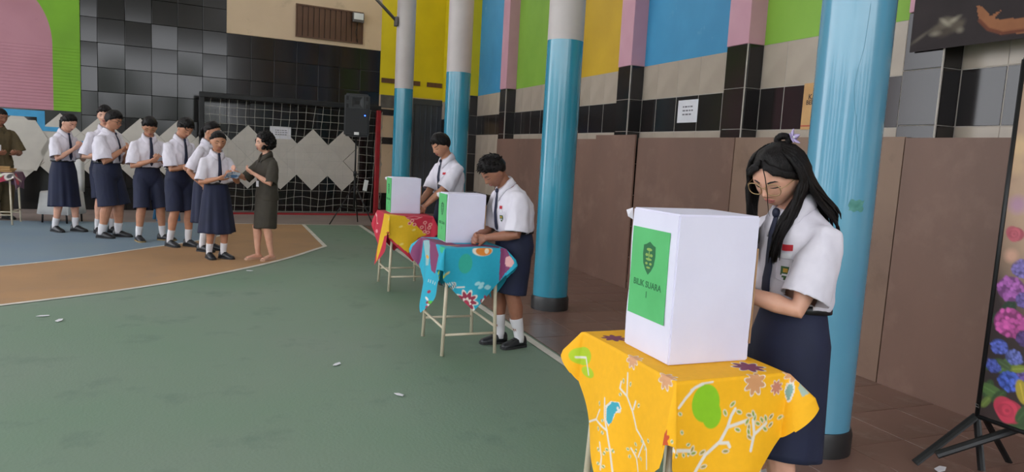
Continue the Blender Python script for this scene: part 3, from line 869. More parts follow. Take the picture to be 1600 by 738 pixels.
PRINT_T2 = [
    ('poly', [(0.063, 0.399), (0.0, 0.535), (-0.151, 0.535), (-0.092, 0.535), (-0.068, 0.462), (0.015, 0.365)], '#7c3560'),
    ('poly', [(0.063, 0.399), (0.015, 0.365), (-0.073, 0.238), (-0.34, 0.263), (-0.394, 0.224), (-0.34, 0.073), (-0.224, 0.102), (-0.233, 0.01), (-0.253, -0.097), (-0.092, -0.209), (-0.092, -0.345), (-0.019, -0.316), (0.019, -0.146), (-0.122, -0.019), (0.0, 0.214)], '#7c3560'),
    ('poly', [(-0.073, -0.34), (-0.253, -0.535), (-0.107, -0.506), (-0.063, -0.389)], '#7c3560'),
    ('poly', [(0.015, 0.365), (-0.214, 0.374), (-0.268, 0.297), (-0.136, 0.229), (-0.083, 0.233)], '#8fb3b5'),
    ('ell', (-0.18, 0.311), 0.012, 0.05, 0, '#d99a25'),
    ('poly', [(-0.102, -0.433), (-0.083, -0.443), (-0.097, -0.501), (-0.126, -0.511), (-0.141, -0.482), (-0.136, -0.462)], '#d8a0a0'),
    ('ell', (-0.195, -0.272), 0.075, 0.04, 0, '#e2d8c8'),
    ('ell', (-0.19, -0.282), 0.06, 0.034, 0, '#d9802a'),
    ('ell', (-0.175, -0.297), 0.016, 0.02, 0, '#e9d7b8'),
    ('ell', (-0.214, -0.029), 0.06, 0.012, 0, '#cfa04a'),
    ('ell', (-0.345, -0.253), 0.05, 0.07, 0, '#2aa590'),
    ('ell', (-0.35, -0.015), 0.03, 0.06, 0, '#2fae80'),
    ('ell', (-0.525, 0.039), 0.028, 0.014, 0.6, '#b9c832'),
    ('ell', (-0.52, -0.204), 0.028, 0.014, 0.6, '#b9c832'),
    ('ell', (-0.53, 0.092), 0.028, 0.014, 0.6, '#b9c832'),
    ('ell', (-0.482, -0.214), 0.02, 0.008, 0.6, '#cfc78a'),
    ('stroke', [(0.467, 0.525), (0.486, 0.53)], 0.007, '#d9d2c8'),
    ('stroke', [(0.535, 0.535), (0.535, 0.535)], 0.007, '#1d2a33'),
    ('stroke', [(0.535, 0.535), (0.535, 0.535)], 0.006, '#d9d2c8'),
    ('stroke', [(0.535, 0.535), (0.535, 0.525)], 0.007, '#1d2a33'),
    ('stroke', [(-0.53, -0.268), (-0.53, -0.282)], 0.007, '#d9d2c8'),
    ('stroke', [(-0.535, -0.321), (-0.535, -0.302)], 0.007, '#1d2a33'),
    ('stroke', [(-0.535, -0.321), (-0.53, -0.306)], 0.006, '#d9d2c8'),
    ('stroke', [(-0.516, -0.277), (-0.52, -0.292)], 0.007, '#d9d2c8'),
    ('stroke', [(-0.53, -0.321), (-0.525, -0.302)], 0.007, '#1d2a33'),
    ('stroke', [(-0.525, -0.326), (-0.516, -0.306)], 0.006, '#d9d2c8'),
    ('stroke', [(-0.501, -0.287), (-0.506, -0.302)], 0.007, '#d9d2c8'),
    ('stroke', [(-0.516, -0.321), (-0.506, -0.306)], 0.007, '#1d2a33'),
    ('stroke', [(-0.511, -0.326), (-0.501, -0.306)], 0.006, '#d9d2c8'),
    ('stroke', [(-0.491, -0.297), (-0.491, -0.311)], 0.007, '#d9d2c8'),
    ('stroke', [(-0.501, -0.321), (-0.491, -0.306)], 0.007, '#1d2a33'),
    ('stroke', [(-0.496, -0.321), (-0.486, -0.306)], 0.006, '#d9d2c8'),
    ('stroke', [(-0.501, -0.336), (-0.462, -0.37)], 0.009, '#d9d2c8'),
    ('stroke', [(-0.375, 0.326), (-0.384, 0.34)], 0.007, '#d9d2c8'),
    ('stroke', [(-0.394, 0.306), (-0.404, 0.321)], 0.007, '#d9d2c8'),
    ('stroke', [(-0.418, 0.282), (-0.428, 0.297)], 0.007, '#d9d2c8'),
    ('stroke', [(-0.447, 0.253), (-0.452, 0.277)], 0.007, '#d9d2c8'),
    ('ell', (-0.379, -0.418), 0.022, 0.012, 0.4, '#9cd0d8'),
    ('ell', (-0.36, -0.443), 0.022, 0.012, 0.4, '#9cd0d8'),
    ('ell', (-0.345, -0.486), 0.022, 0.012, 0.4, '#9cd0d8'),
    ('ell', (-0.379, -0.452), 0.022, 0.012, 0.4, '#9cd0d8'),
    ('ell', (-0.34, -0.501), 0.022, 0.012, 0.4, '#9cd0d8'),
    ('star', (-0.52, -0.452), 0.085, 9, '#d9d2c8'),
    ('star', (-0.52, -0.452), 0.07, 9, '#8e2440'),
    ('star', (-0.525, -0.457), 0.035, 7, '#d9d2c8'),
    ('ell', (-0.53, -0.462), 0.018, 0.025, 0.4, '#a02a45'),
    ('ell', (-0.452, 0.37), 0.012, 0.022, 0.4, '#8e2440'),
    ('ell', (-0.511, 0.423), 0.012, 0.022, 0.4, '#8e2440'),
    ('ell', (-0.535, 0.447), 0.012, 0.022, 0.4, '#8e2440'),
    ('ell', (-0.535, 0.404), 0.012, 0.022, 0.4, '#8e2440'),
    ('ell', (-0.409, -0.535), 0.012, 0.022, 0.4, '#8e2440'),
    ('ell', (-0.447, -0.535), 0.012, 0.022, 0.4, '#8e2440'),
    ('ell', (-0.482, 0.418), 0.01, 0.02, -0.4, '#d9d2c8'),
    ('ell', (-0.535, 0.428), 0.01, 0.02, -0.4, '#d9d2c8'),
    ('ell', (-0.438, -0.535), 0.01, 0.02, -0.4, '#d9d2c8'),
    ('ell', (-0.535, 0.389), 0.014, 0.04, 0.1, '#4fae3c'),
]
PRINT_T1 = [
    ('poly', [(-0.2, 0.135), (-0.28, -0.155), (-0.25, -0.47), (-0.335, -0.425), (-0.52, -0.455), (-0.55, 0.045), (-0.405, 0.205)], '#d9ab0c'),
    ('poly', [(-0.2, 0.135), (-0.29, 0.265), (-0.42, 0.405), (-0.45, 0.435), (-0.55, 0.495), (-0.42, 0.23), (-0.55, 0.02)], '#d9ab0c'),
    ('ell', (-0.18, -0.365), 0.02, 0.016, 0.3, '#e0a59a'),
    ('ell', (-0.18, -0.365), 0.013, 0.009, 0.3, '#c2283a'),
    ('ell', (-0.235, -0.375), 0.02, 0.016, 0.3, '#e0a59a'),
    ('ell', (-0.235, -0.375), 0.013, 0.009, 0.3, '#c2283a'),
    ('ell', (-0.185, -0.435), 0.02, 0.016, 0.3, '#e0a59a'),
    ('ell', (-0.185, -0.435), 0.013, 0.009, 0.3, '#c2283a'),
    ('ell', (-0.245, -0.43), 0.02, 0.016, 0.3, '#e0a59a'),
    ('ell', (-0.245, -0.43), 0.013, 0.009, 0.3, '#c2283a'),
    ('ell', (-0.225, -0.46), 0.02, 0.016, 0.3, '#e0a59a'),
    ('ell', (-0.225, -0.46), 0.013, 0.009, 0.3, '#c2283a'),
    ('ell', (-0.26, -0.255), 0.02, 0.016, 0.3, '#e0a59a'),
    ('ell', (-0.26, -0.255), 0.013, 0.009, 0.3, '#c2283a'),
    ('ell', (-0.295, -0.255), 0.02, 0.016, 0.3, '#e0a59a'),
    ('ell', (-0.295, -0.255), 0.013, 0.009, 0.3, '#c2283a'),
    ('ell', (-0.27, -0.3), 0.02, 0.016, 0.3, '#e0a59a'),
    ('ell', (-0.27, -0.3), 0.013, 0.009, 0.3, '#c2283a'),
    ('ell', (-0.155, -0.42), 0.02, 0.016, 0.3, '#e0a59a'),
    ('ell', (-0.155, -0.42), 0.013, 0.009, 0.3, '#c2283a'),
    ('stroke', [(-0.28, -0.19), (-0.21, -0.235), (-0.175, -0.295)], 0.006, '#d98a90'),
    ('stroke', [(-0.28, -0.205), (-0.215, -0.275), (-0.16, -0.3)], 0.006, '#d98a90'),
    ('stroke', [(0.065, 0.415), (-0.06, 0.445), (-0.085, 0.415)], 0.01, '#e0c0b8'),
    ('ell', (-0.13, 0.49), 0.02, 0.03, 0, '#d98a90'),
    ('stroke', [(-0.19, -0.38), (-0.24, -0.445)], 0.005, '#e0a59a'),
    ('ell', (-0.415, -0.055), 0.02, 0.01, 0.3, '#e0c468'),
    ('ell', (-0.38, -0.215), 0.02, 0.01, 0.3, '#e0c468'),
    ('ell', (-0.31, -0.335), 0.02, 0.01, 0.3, '#e0c468'),
    ('ell', (-0.5, -0.345), 0.02, 0.01, 0.3, '#e0c468'),
]

BANNER = [
    ('soft', (0.021, 1.244), 0.042, '#c9a684'),
    ('soft', (0.021, 1.336), 0.049, '#d8b48a'),
    ('rose', (0.051, 0.92), 0.04, '#c2606c'),
    ('soft', (0.051, 1.062), 0.039, '#b58ca0'),
    ('hyd', (0.108, 0.761), 0.048, '#7f6fb0'),
    ('soft', (0.053, 0.814), 0.03, '#cf9f88'),
    ('hyd', (0.071, 0.655), 0.065, '#a85fa8'),
    ('hyd', (0.14, 0.613), 0.042, '#6f5a9c'),
    ('hyd', (0.087, 0.491), 0.076, '#c2559c'),
    ('hyd', (0.054, 0.365), 0.041, '#5c68c0'),
    ('hyd', (0.126, 0.331), 0.04, '#6a72b8'),
    ('hyd', (0.039, 0.263), 0.037, '#5560b4'),
    ('hyd', (0.164, 0.432), 0.042, '#59407a'),
    ('hyd', (0.121, 0.209), 0.053, '#4d64c4'),
    ('hyd', (0.185, 0.267), 0.036, '#7a5fae'),
    ('leaf', (0.182, 0.178), 0.039, '#b5a03a'),
    ('leaf', (0.154, 0.282), 0.027, '#7f8a3a'),
    ('leaf', (0.086, 0.284), 0.025, '#4a5a3a'),
    ('leaf', (0.049, 0.136), 0.044, '#55703c'),
    ('leaf', (0.083, 0.122), 0.031, '#3c5230'),
    ('rose', (0.127, 0.066), 0.067, '#d0425a'),
    ('leaf', (0.199, 0.074), 0.036, '#3f5a34'),
    ('leaf', (0.025, 0.075), 0.025, '#6a7a3c'),
]

def drape(u, v, par):
    # cloth point (u, v) laid over a rectangular table top: flat inside, hanging outside
    a = par['rot']; ca, sa = math.cos(a), math.sin(a)
    x = u * ca - v * sa + par.get('ox', 0.0)
    y = u * sa + v * ca + par.get('oy', 0.0)
    hx, hy = par['hx'], par['hy']
    qx = min(max(x, -hx), hx); qy = min(max(y, -hy), hy)
    dx, dy = x - qx, y - qy
    d = math.hypot(dx, dy)
    z = 0.004 + 0.0012 * math.sin(9 * x + 3) * math.sin(11 * y + 1)
    if d < 1e-9: return x, y, z
    ex, ey = dx / d, dy / d
    corner = min(1.0, 2 * abs(ex * ey))
    # flare of the nearest corner: index by sign
    fl = par['flare'][(1 if qx > 0 else 0) + (2 if qy > 0 else 0)]
    f = 0.09 + (fl - 0.09) * corner ** 0.8
    # folds running down the hanging flaps
    s = qx * (1 - abs(ex)) + qy * (1 - abs(ey))
    f += par.get('fold', 0.05) * math.sin(s * 17 + par.get('ph', 0.0)) * min(1.0, d / 0.25) * (1 - corner)
    f = min(max(f, 0.03), 0.95)
    r0 = 0.012
    dn = math.sqrt(1 - f * f) * d - (r0 * 0.43 if d > r0 else 0.43 * d)
    t = max(0.0, d - 0.12)
    out = f * d + min(d, r0) * 0.4 - fl * corner * t * 0.5
    if corner > 0.3: dn += fl * t * 0.35 * corner
    # inward pull where two flaps meet at a soft corner
    wob = par.get('wob', 0.012) * math.sin(3.0 * math.atan2(ey, ex) * 2 + 1.3) * min(1, d / 0.2)
    return qx + ex * out - ey * wob, qy + ey * out + ex * wob, z - dn

# ------------------------------------------------------------------ tables
M_tleg = mat('cream_enamel', '#cfc3ac', '#c2b59d', rough=0.35, scale=8)
M_tply = mat('table_plywood', '#b3946c', '#a5875f', rough=0.5, scale=4, stretch=(1, 5, 1))
TOPZ = 0.776
def table(c, label, hx=0.22, hy=0.31, rz=0.0, z=TOPZ):
    t = empty('school_table', (c[0], c[1], 0), rz, label, 'table', 'small school tables')
    MB().bevbox((0, 0, z - 0.009), (2 * hx, 2 * hy, 0.018), 0.004).build('tabletop', M_tply, t)
    ap = MB()
    for sx in (-1, 1): ap.bbox(sx * (hx - 0.045) - 0.008, sx * (hx - 0.045) + 0.008, -hy + 0.06, hy - 0.06, z - 0.12, z - 0.018)
    for sy in (-1, 1): ap.bbox(-hx + 0.06, hx - 0.06, sy * (hy - 0.07) - 0.008, sy * (hy - 0.07) + 0.008, z - 0.12, z - 0.018)
    ap.build('apron', M_tply, t)
    for sx in (-1, 1):
        for sy in (-1, 1):
            MB().tube([(sx * (hx - 0.02), sy * (hy - 0.035), 0), (sx * (hx - 0.045), sy * (hy - 0.055), z - 0.018)], 0.0135, 10).build('leg', M_tleg, t, True)
    for sy in (-1, 1):
        MB().tube([(-hx + 0.025, sy * (hy - 0.04), 0.15), (hx - 0.025, sy * (hy - 0.04), 0.15)], 0.010, 8).build('stretcher', M_tleg, t, True)
    for sx in (-1, 1):
        MB().tube([(sx * (hx - 0.025), -hy + 0.04, 0.20), (sx * (hx - 0.025), hy - 0.04, 0.20)], 0.010, 8).build('stretcher', M_tleg, t, True)
    return t
def cloth(c, par, prints, base, n, label, z=TOPZ, rz=0.0, name='batik_tablecloth', seed=1):
    L = par['L']
    cv = Canvas(-L / 2, L / 2, -L / 2, L / 2, n, n, base)
    cv.speckle(9, 0.012, seed)
    cv.run(prints)
    me = cv.mesh(name, lambda u, v: drape(u, v, par))
    o = link(name, me, M_print)
    o.location = (c[0], c[1], z); o.rotation_euler = (0, 0, rz)
    return tag(o, label, 'tablecloth', 'batik cloths on the tables')
T_N, T_2, T_1 = (1.50, 2.10), (1.60, 5.02), (1.69, 7.33)
table(T_N, 'cream legged school table under the yellow batik cloth', 0.213, 0.308)
table(T_2, 'cream legged school table under the turquoise batik cloth')
table(T_1, 'cream legged school table under the red and yellow cloth')
cloth(T_N, dict(rot=R(45), hx=.215, hy=.31, flare=[.2, .78, .65, .5], ox=-.03, oy=-.04, fold=.05, ph=.4, L=1.04), PRINT_NEAR, '#efae00', 370,
      'bright yellow batik cloth with white branches and a blue bird', seed=1)
cloth(T_2, dict(rot=R(45), hx=.22, hy=.31, flare=[.45, .75, .8, .5], fold=.06, ph=1., L=1.07), PRINT_T2, '#1b9fba', 230,
      'turquoise and purple batik cloth on the middle voting table', seed=2)
cloth(T_1, dict(rot=R(47), hx=.22, hy=.31, flare=[.2, .5, .5, .5], fold=.06, ph=2., L=1.10), PRINT_T1, '#b81f38', 200,
      'red and yellow batik cloth on the farthest voting table', seed=3)

# ------------------------------------------------------------------ voting booths
M_boxp = mat('white_wrapping_paper', '#dcd8ea', '#d3cfe2', rough=0.55, scale=3, bump=0.12, bscale=14)
M_card = mat('brown_cardboard', '#a5805f', '#96724f', rough=0.8, scale=12)
M_glab = mat('green_label_paper', '#55b56c', '#4dab63', rough=0.6, scale=6)
M_gink = mat('dark_green_ink', '#22603a', '#2a6b42', rough=0.8)
M_gink2 = mat('label_highlight_ink', '#8fae5a', '#7d9c4c', rough=0.8)
M_tape = mat('clear_tape', '#c9c4cc', '#bdb8c0', rough=0.15)
def booth(x0, x1, y0, y1, h, num, label, zb=0.781, crest=True, lab=(0.06, 0.86, 0.25, 0.87), rz=0.0):
    w, d = x1 - x0, y1 - y0
    b = empty('voting_booth', ((x0 + x1) / 2, (y0 + y1) / 2, zb), rz, label, 'booth', 'white paper voting booths')
    t = 0.006
    hw, hd = w / 2, d / 2
    # white outer skin, the side towards the voter left open
    sk = MB()
    bm = bmesh.new()
    bmesh.ops.create_cube(bm, size=1)
    for v in bm.verts:
        v.co = Vector((v.co.x * w, v.co.y * d, (v.co.z + 0.5) * h))
    bmesh.ops.bevel(bm, geom=list(bm.edges), offset=0.005, segments=2, affect='EDGES')
    bmesh.ops.subdivide_edges(bm, edges=[e for e in bm.edges if e.calc_length() > 0.1], cuts=9, use_grid_fill=True)
    for v in bm.verts:
        p = v.co
        nn = noise.noise(Vector((p.x * 7 + num, p.y * 7, p.z * 6))) * 0.0035
        k = 1 + nn / 0.15
        v.co = Vector((p.x * k, p.y * k, p.z * (1 + 0.2 * nn)))
    bmesh.ops.delete(bm, geom=[f for f in bm.faces if f.normal.x > 0.95 and f.calc_center_median().x > hw - 0.004 and abs(f.calc_center_median().y) < hd - 0.012 and 0.012 < f.calc_center_median().z < h - 0.012], context='FACES')
    me = bpy.data.meshes.new('paper_skin'); bm.to_mesh(me); bm.free()
    shade_auto(link('paper_skin', me, M_boxp, b), 35)
    # cardboard liner
    ln = MB()
    e = 0.007
    ln.bbox(-hw + e, hw - 0.001, -hd + e, -hd + e + t, e, h - e)
    ln.bbox(-hw + e, hw - 0.001, hd - e - t, hd - e, e, h - e)
    ln.bbox(-hw + e, -hw + e + t, -hd + e, hd - e, e, h - e)
    ln.bbox(-hw + e, hw - 0.001, -hd + e, hd - e, h - e - t, h - e)
    ln.bbox(-hw + e, hw - 0.001, -hd + e, hd - e, e, e + t)
    ln.build('cardboard_liner', M_card, b)
    # cut cardboard edge showing along the open side
    MB().bbox(hw - 0.003, hw + 0.003, -hd - 0.0015, -hd + 0.012, h * 0.12, h * 0.78).build('cardboard_edge', M_card, b)
    # green label on the left face
    a0, a1, z0, z1 = lab
    lx = -hw - 0.0035
    ya, yb = hd - a0 * d, hd - a1 * d
    g = MB().bbox(lx - 0.001, lx + 0.002, yb, ya, z0 * h, z1 * h).build('green_label', M_glab, b)
    lw, lh = ya - yb, (z1 - z0) * h
    yc = (ya + yb) / 2
    def tx(s, size, fy, name, m=M_gink, bold=0.0):
        o = link(name, text_mesh(s, size, 0.0003, bold=bold), m, g)
        place(o, axes((lx - 0.0014, yc, z0 * h + fy * lh), (0, -1, 0), (0, 0, 1), (-1, 0, 0)))
    tx('BILIK SUARA', lw * 0.137, 0.375, 'lettering', bold=0.0004)
    tx(str(num), lw * 0.14, 0.26, 'lettering', bold=0.0004)
    MY = axes((lx - 0.001, yc, z0 * h + 0.68 * lh), (0, -1, 0), (0, 0, 1), (-1, 0, 0))
    sc = lw * 0.2
    shield = [(-0.8, 0.9), (-0.45, 1.0), (0, 1.22), (0.45, 1.0), (0.8, 0.9), (0.85, 0.2), (0.72, -0.5), (0.4, -0.95), (0, -1.3), (-0.4, -0.95), (-0.72, -0.5), (-0.85, 0.2)]
    cr = MB().prism([(x * sc, y * sc) for x, y in shield], 0, 0.0004, MY).build('crest', M_gink, g)
    inner = MB()
    for (px, py, rx_, ry_) in ((0, 0.62, 0.38, 0.12), (-0.3, 0.2, 0.2, 0.12), (0.3, 0.2, 0.2, 0.12), (0, -0.12, 0.42, 0.1), (-0.28, -0.45, 0.18, 0.1), (0.28, -0.45, 0.18, 0.1), (0, -0.75, 0.28, 0.08), (0, 0.25, 0.07, 0.28)):
        inner.prism([((px + rx_ * math.cos(k * PI / 5)) * sc, (py + ry_ * math.sin(k * PI / 5)) * sc) for k in range(10)], 0.0004, 0.0007, MY)
    inner.build('crest_figure', M_gink2 if num == 1 else M_glab, g)
    # strip of clear tape standing off the far top edge
    MB().add([(-hw - 0.002, hd, h - 0.002), (-hw - 0.022, hd + 0.012, h - 0.012), (-hw - 0.018, hd + 0.004, h - 0.035), (-hw - 0.001, hd - 0.004, h - 0.045)], [(0, 1, 2, 3)]).build('tape', M_tape, b)
    # folded paper flap on the front face
    if num > 1:
        MF = axes((0, -hd - 0.0055, 0), (1, 0, 0), (0, 0, 1), (0, -1, 0))
        fp = [(-hw * 0.93, 0.02), (hw * 0.9, 0.02), (hw * 0.9, h * 0.42), (hw * 0.2, h * 0.52), (-hw * 0.35, h * 0.25)] if num == 2 else [(-hw * 0.9, 0.02), (hw * 0.9, 0.02), (hw * 0.9, h * 0.6), (-hw * 0.1, h * 0.18)]
        MB().prism(fp, 0, 0.0012, MF).build('paper_flap', M_boxp, b)
    return b
booth(1.352, 1.68, 1.937, 2.225, 0.505, 1, 'tall white voting booth with green label on the yellow cloth')
booth(1.464, 1.762, 4.985, 5.20, 0.362, 2, 'white voting booth on the turquoise cloth', lab=(0.0, 0.95, 0.02, 0.98))
booth(1.53, 1.84, 7.26, 7.50, 0.37, 3, 'white voting booth on the red and yellow cloth', lab=(0.0, 0.97, 0.02, 0.98))

# ------------------------------------------------------------------ flower banner on a stand
def put_banner():
    b = empty('banner_stand', (3.5, 2.33, 0), R(4), 'dark framed stand with a flower printed banner at the right edge', 'banner')
    W_, H_ = 0.9, 1.72
    cv = Canvas(0, W_, 0, H_, 180, 340, '#3a2c2a')
    cv.ell((0.35, 1.35), 0.6, 0.62, 0, '#a98a74', soft=60)
    cv.ell((0.25, 1.3), 0.25, 0.6, 0, '#c3a186', soft=50)
    rng = random.Random(4)
    extra = [('hyd', (rng.uniform(0.3, 0.9), rng.uniform(0.1, 0.8)), rng.uniform(0.05, 0.09), rng.choice(['#a85fa8', '#5c68c0', '#c2559c', '#7f6fb0'])) for _ in range(26)]
    extra += [('leaf', (rng.uniform(0.0, 0.9), rng.uniform(0.0, 0.55)), rng.uniform(0.03, 0.05), rng.choice(['#3c5230', '#55703c', '#2f4030'])) for _ in range(22)]
    rng.shuffle(extra)
    def shade(c, f): return tuple(min(1, x * f) for x in srgb(c))
    for typ, c, r, col in extra + BANNER:
        if typ == 'soft': cv.ell(c, r, r, 0, col, soft=r / cv.px)
        elif typ == 'leaf':
            a = rng.uniform(0, PI)
            cv.ell(c, r * 1.5, r * 0.7, a, col); cv.stroke([(c[0] - r * math.cos(a), c[1] - r * math.sin(a)), (c[0] + r * math.cos(a), c[1] + r * math.sin(a))], 0.006, shade(col, 1.5))
        elif typ == 'hyd':
            cv.ell(c, r, r * 0.92, 0, shade(col, 0.45))
            for k in range(46):
                q = r * math.sqrt(rng.random()) * 0.95; a = rng.uniform(0, 2 * PI)
                cv.ell((c[0] + q * math.cos(a), c[1] + q * 0.92 * math.sin(a)), r * 0.17, r * 0.13, rng.uniform(0, 3), shade(col, rng.uniform(0.75, 1.45)))
        elif typ == 'rose':
            for k in range(9):
                q = r * (1 - k / 9.5); a = k * 2.4
                cv.ell((c[0] + 0.18 * q * math.cos(a), c[1] + 0.18 * q * math.sin(a)), q, q * 0.85, a, shade(col, 0.75 + 0.12 * (k % 4)))
    me = cv.mesh('banner_sheet', lambda u, v: (-0.004 * math.sin(u * 7), -u, 0.28 + v), flip=True)
    sheet = link('banner_sheet', me, M_vinyl, b)
    MB().bbox(0.004, 0.012, -W_, 0, 0.28, 2.0).build('backing', M_dark_metal, b)
    MB().tube([(0.0, 0.008, 0.25), (0.0, 0.008, 2.03)], 0.011, 8).build('frame_post', M_dark_metal, b, True)
    MB().tube([(0.0, -W_ - 0.008, 0.25), (0.0, -W_ - 0.008, 2.03)], 0.011, 8).build('frame_post', M_dark_metal, b, True)
    MB().tube([(0.0, 0.008, 0.268), (0.0, -W_ - 0.008, 0.268)], 0.011, 8).build('frame_rail', M_dark_metal, b, True)
    MB().tube([(0.0, 0.008, 2.03), (0.0, -W_ - 0.008, 2.03)], 0.011, 8).build('frame_rail', M_dark_metal, b, True)
    for k, (p, q) in enumerate([((0, 0.01, 0.27), (-0.27, 0.12, 0.012)), ((0, 0.01, 0.27), (-0.02, -0.06, 0.012)), ((0.01, 0.0, 0.30), (0.24, -0.04, 0.012)), ((-0.2, 0.06, 0.07), (0.3, -0.25, 0.35))]):
        P_, Q_ = Vector(p), Vector(q)
        d = (Q_ - P_)
        MB().tube([P_, Q_], [(0.020, 0.008), (0.020, 0.008)], 8, ref=Vector((1, 0, 0))).build('leg' if k < 3 else 'brace', M_dark_metal, b)
    MB().tube([(-0.012, 0.0, 0.33), (-0.02, 0.012, 0.335), (-0.028, 0.004, 0.325), (-0.02, -0.008, 0.318), (-0.012, 0.0, 0.33)], 0.0025, 6).build('grommet_ring', M_grey_metal, b, True)
put_banner()

# dark printed banner hung high on the right wall
cv = Canvas(0, 1.9, 0, 1.3, 240, 160, '#2a2122')
cv.speckle(6, 0.12, 5)
for c, rx, ry, a, col in (((0.20, 0.13), 0.06, 0.03, 0.3, '#5b5247'), ((0.27, 0.155), 0.07, 0.035, -0.3, '#6a6154'), ((0.33, 0.13), 0.05, 0.03, 0.5, '#574d42'), ((0.25, 0.10), 0.05, 0.025, 0.2, '#463c33'), ((0.18, 0.10), 0.03, 0.012, 0, '#837a6c'), ((0.30, 0.17), 0.03, 0.01, 0.4, '#a09684'), ((0.35, 0.10), 0.02, 0.015, 0, '#7d7466'), ((0.24, 0.165), 0.025, 0.008, -0.6, '#a39a88'), ((0.07, 0.09), 0.04, 0.006, 0.5, '#6f665a')):
    cv.ell(c, rx, ry, a, col, soft=3)
cv.poly([(0.44, 0.235), (0.475, 0.225), (0.51, 0.19), (0.535, 0.155), (0.60, 0.185), (0.56, 0.135), (0.62, 0.125), (0.80, 0.115), (0.95, 0.14), (0.95, 0.06), (0.78, 0.03), (0.62, 0.035), (0.53, 0.075), (0.475, 0.135), (0.45, 0.19)], '#96603f')
cv.stroke([(0.47, 0.14), (0.53, 0.08), (0.62, 0.045), (0.8, 0.045)], 0.02, '#6c3a26')
cv.poly([(0.80, 0.2), (0.84, 0.2), (0.86, 0.32), (0.81, 0.33)], '#c8b878')
me = cv.mesh('hanging_banner', lambda u, v: (-0.003 * math.sin(5 * u) - 0.002 * math.sin(8 * v), -u, v), flip=True)
M_vinyl2 = mat('matt_printed_vinyl', '#ffffff', '#f0f0f0', rough=0.6, scale=10, attr='print', spec=0.25)
hb = tag(link('hanging_banner', me, M_vinyl2), 'dark printed banner hanging high on the right wall', 'banner')
hb.location = (4.238, 3.6, 2.275)

# notices and the no smoking sign
def notice(name, M, w, h, label, cat, m=M_paper, lines=3):
    o = empty(name, (0, 0, 0), 0, label, cat)
    o.matrix_world = M
    MB().bbox(-w / 2, w / 2, -h / 2, h / 2, -0.003, 0.0).build('sheet', m, o)
    rng = random.Random(len(label))
    for k in range(lines):
        ln = MB()
        yy = h * (0.2 - 0.17 * k)
        x = -w * 0.25
        while x < w * 0.22:
            l = rng.uniform(0.02, 0.05); ln.bbox(x, x + l, yy - 0.008, yy + 0.008, 0, 0.0006); x += l + 0.012
        ln.build('text_line', M_ink, o)
    return o
MR = lambda y, z, x=WX - 0.006: axes((x, y, z), (0, -1, 0), (0, 0, 1), (-1, 0, 0))
notice('paper_notice', MR(6.37, 2.0), 0.35, 0.235, 'white paper notice on the black tiles of the right wall', 'notice')
d_ = Vector((math.cos(BANG), math.sin(BANG), 0)); n_ = Vector((math.sin(BANG), -math.cos(BANG), 0))
pb_ = Vector((BX, BY, 1.64)) + d_ * 0.10 + n_ * 0.028
notice('paper_notice', axes(pb_, d_, (0, 0, 1), n_), 0.42, 0.25, 'white paper notice on the diamond tiles behind the goal', 'notice')
M_sgn = mat('orange_sign_sheet', '#c79a62', '#b98b55', rough=0.4, scale=6)
M_sgnk = mat('sign_black', '#2a1d18', '#33241e', rough=0.6)
M_sgnr = mat('sign_red', '#b0442f', '#a53c29', rough=0.5)
M_sgnw = mat('sign_white', '#d8ccc0', '#cfc3b7', rough=0.5)
sg = empty('no_smoking_sign', (0, 0, 0), 0, 'orange no smoking sign half hidden by the nearest column', 'sign')
sg.matrix_world = MR(4.53, 1.978)
MB().bbox(-0.21, 0.21, -0.19, 0.19, -0.004, 0).build('sheet', M_sgn, sg)
for s, yy, sz in (('KAWASAN', 0.075, 0.062), ('BEBAS ROKOK', 0.03, 0.052)):
    o = link('lettering', text_mesh(s, sz, 0.0004, bold=0.001), M_sgnk, sg); o.location = (0, yy, 0.0008)
ring = MB().loft([[Vector((r * math.cos(a), -0.075 + r * math.sin(a), z)) for a in [2 * PI * k / 32 for k in range(32)]] for r, z in ((0.075, 0), (0.075, 0.001), (0.06, 0.001), (0.06, 0))], cap=False)
MB().prism([(0.07 * math.cos(2 * PI * k / 24), -0.075 + 0.07 * math.sin(2 * PI * k / 24)) for k in range(24)], 0, 0.0005).build('white_disc', M_sgnw, sg)
MB().bbox(-0.045, 0.04, -0.082, -0.068, 0.0005, 0.0008).build('cigarette', M_sgnk, sg)
ring.box((0, -0.075, 0.0007), (0.13, 0.014, 0.0006), Matrix.Rotation(R(-45), 3, 'Z'))
ring.build('prohibition_ring', M_sgnr, sg)
MB().bbox(-0.21, 0.21, -0.165, -0.155, 0, 0.0006).build('red_rule', M_sgnr, sg)

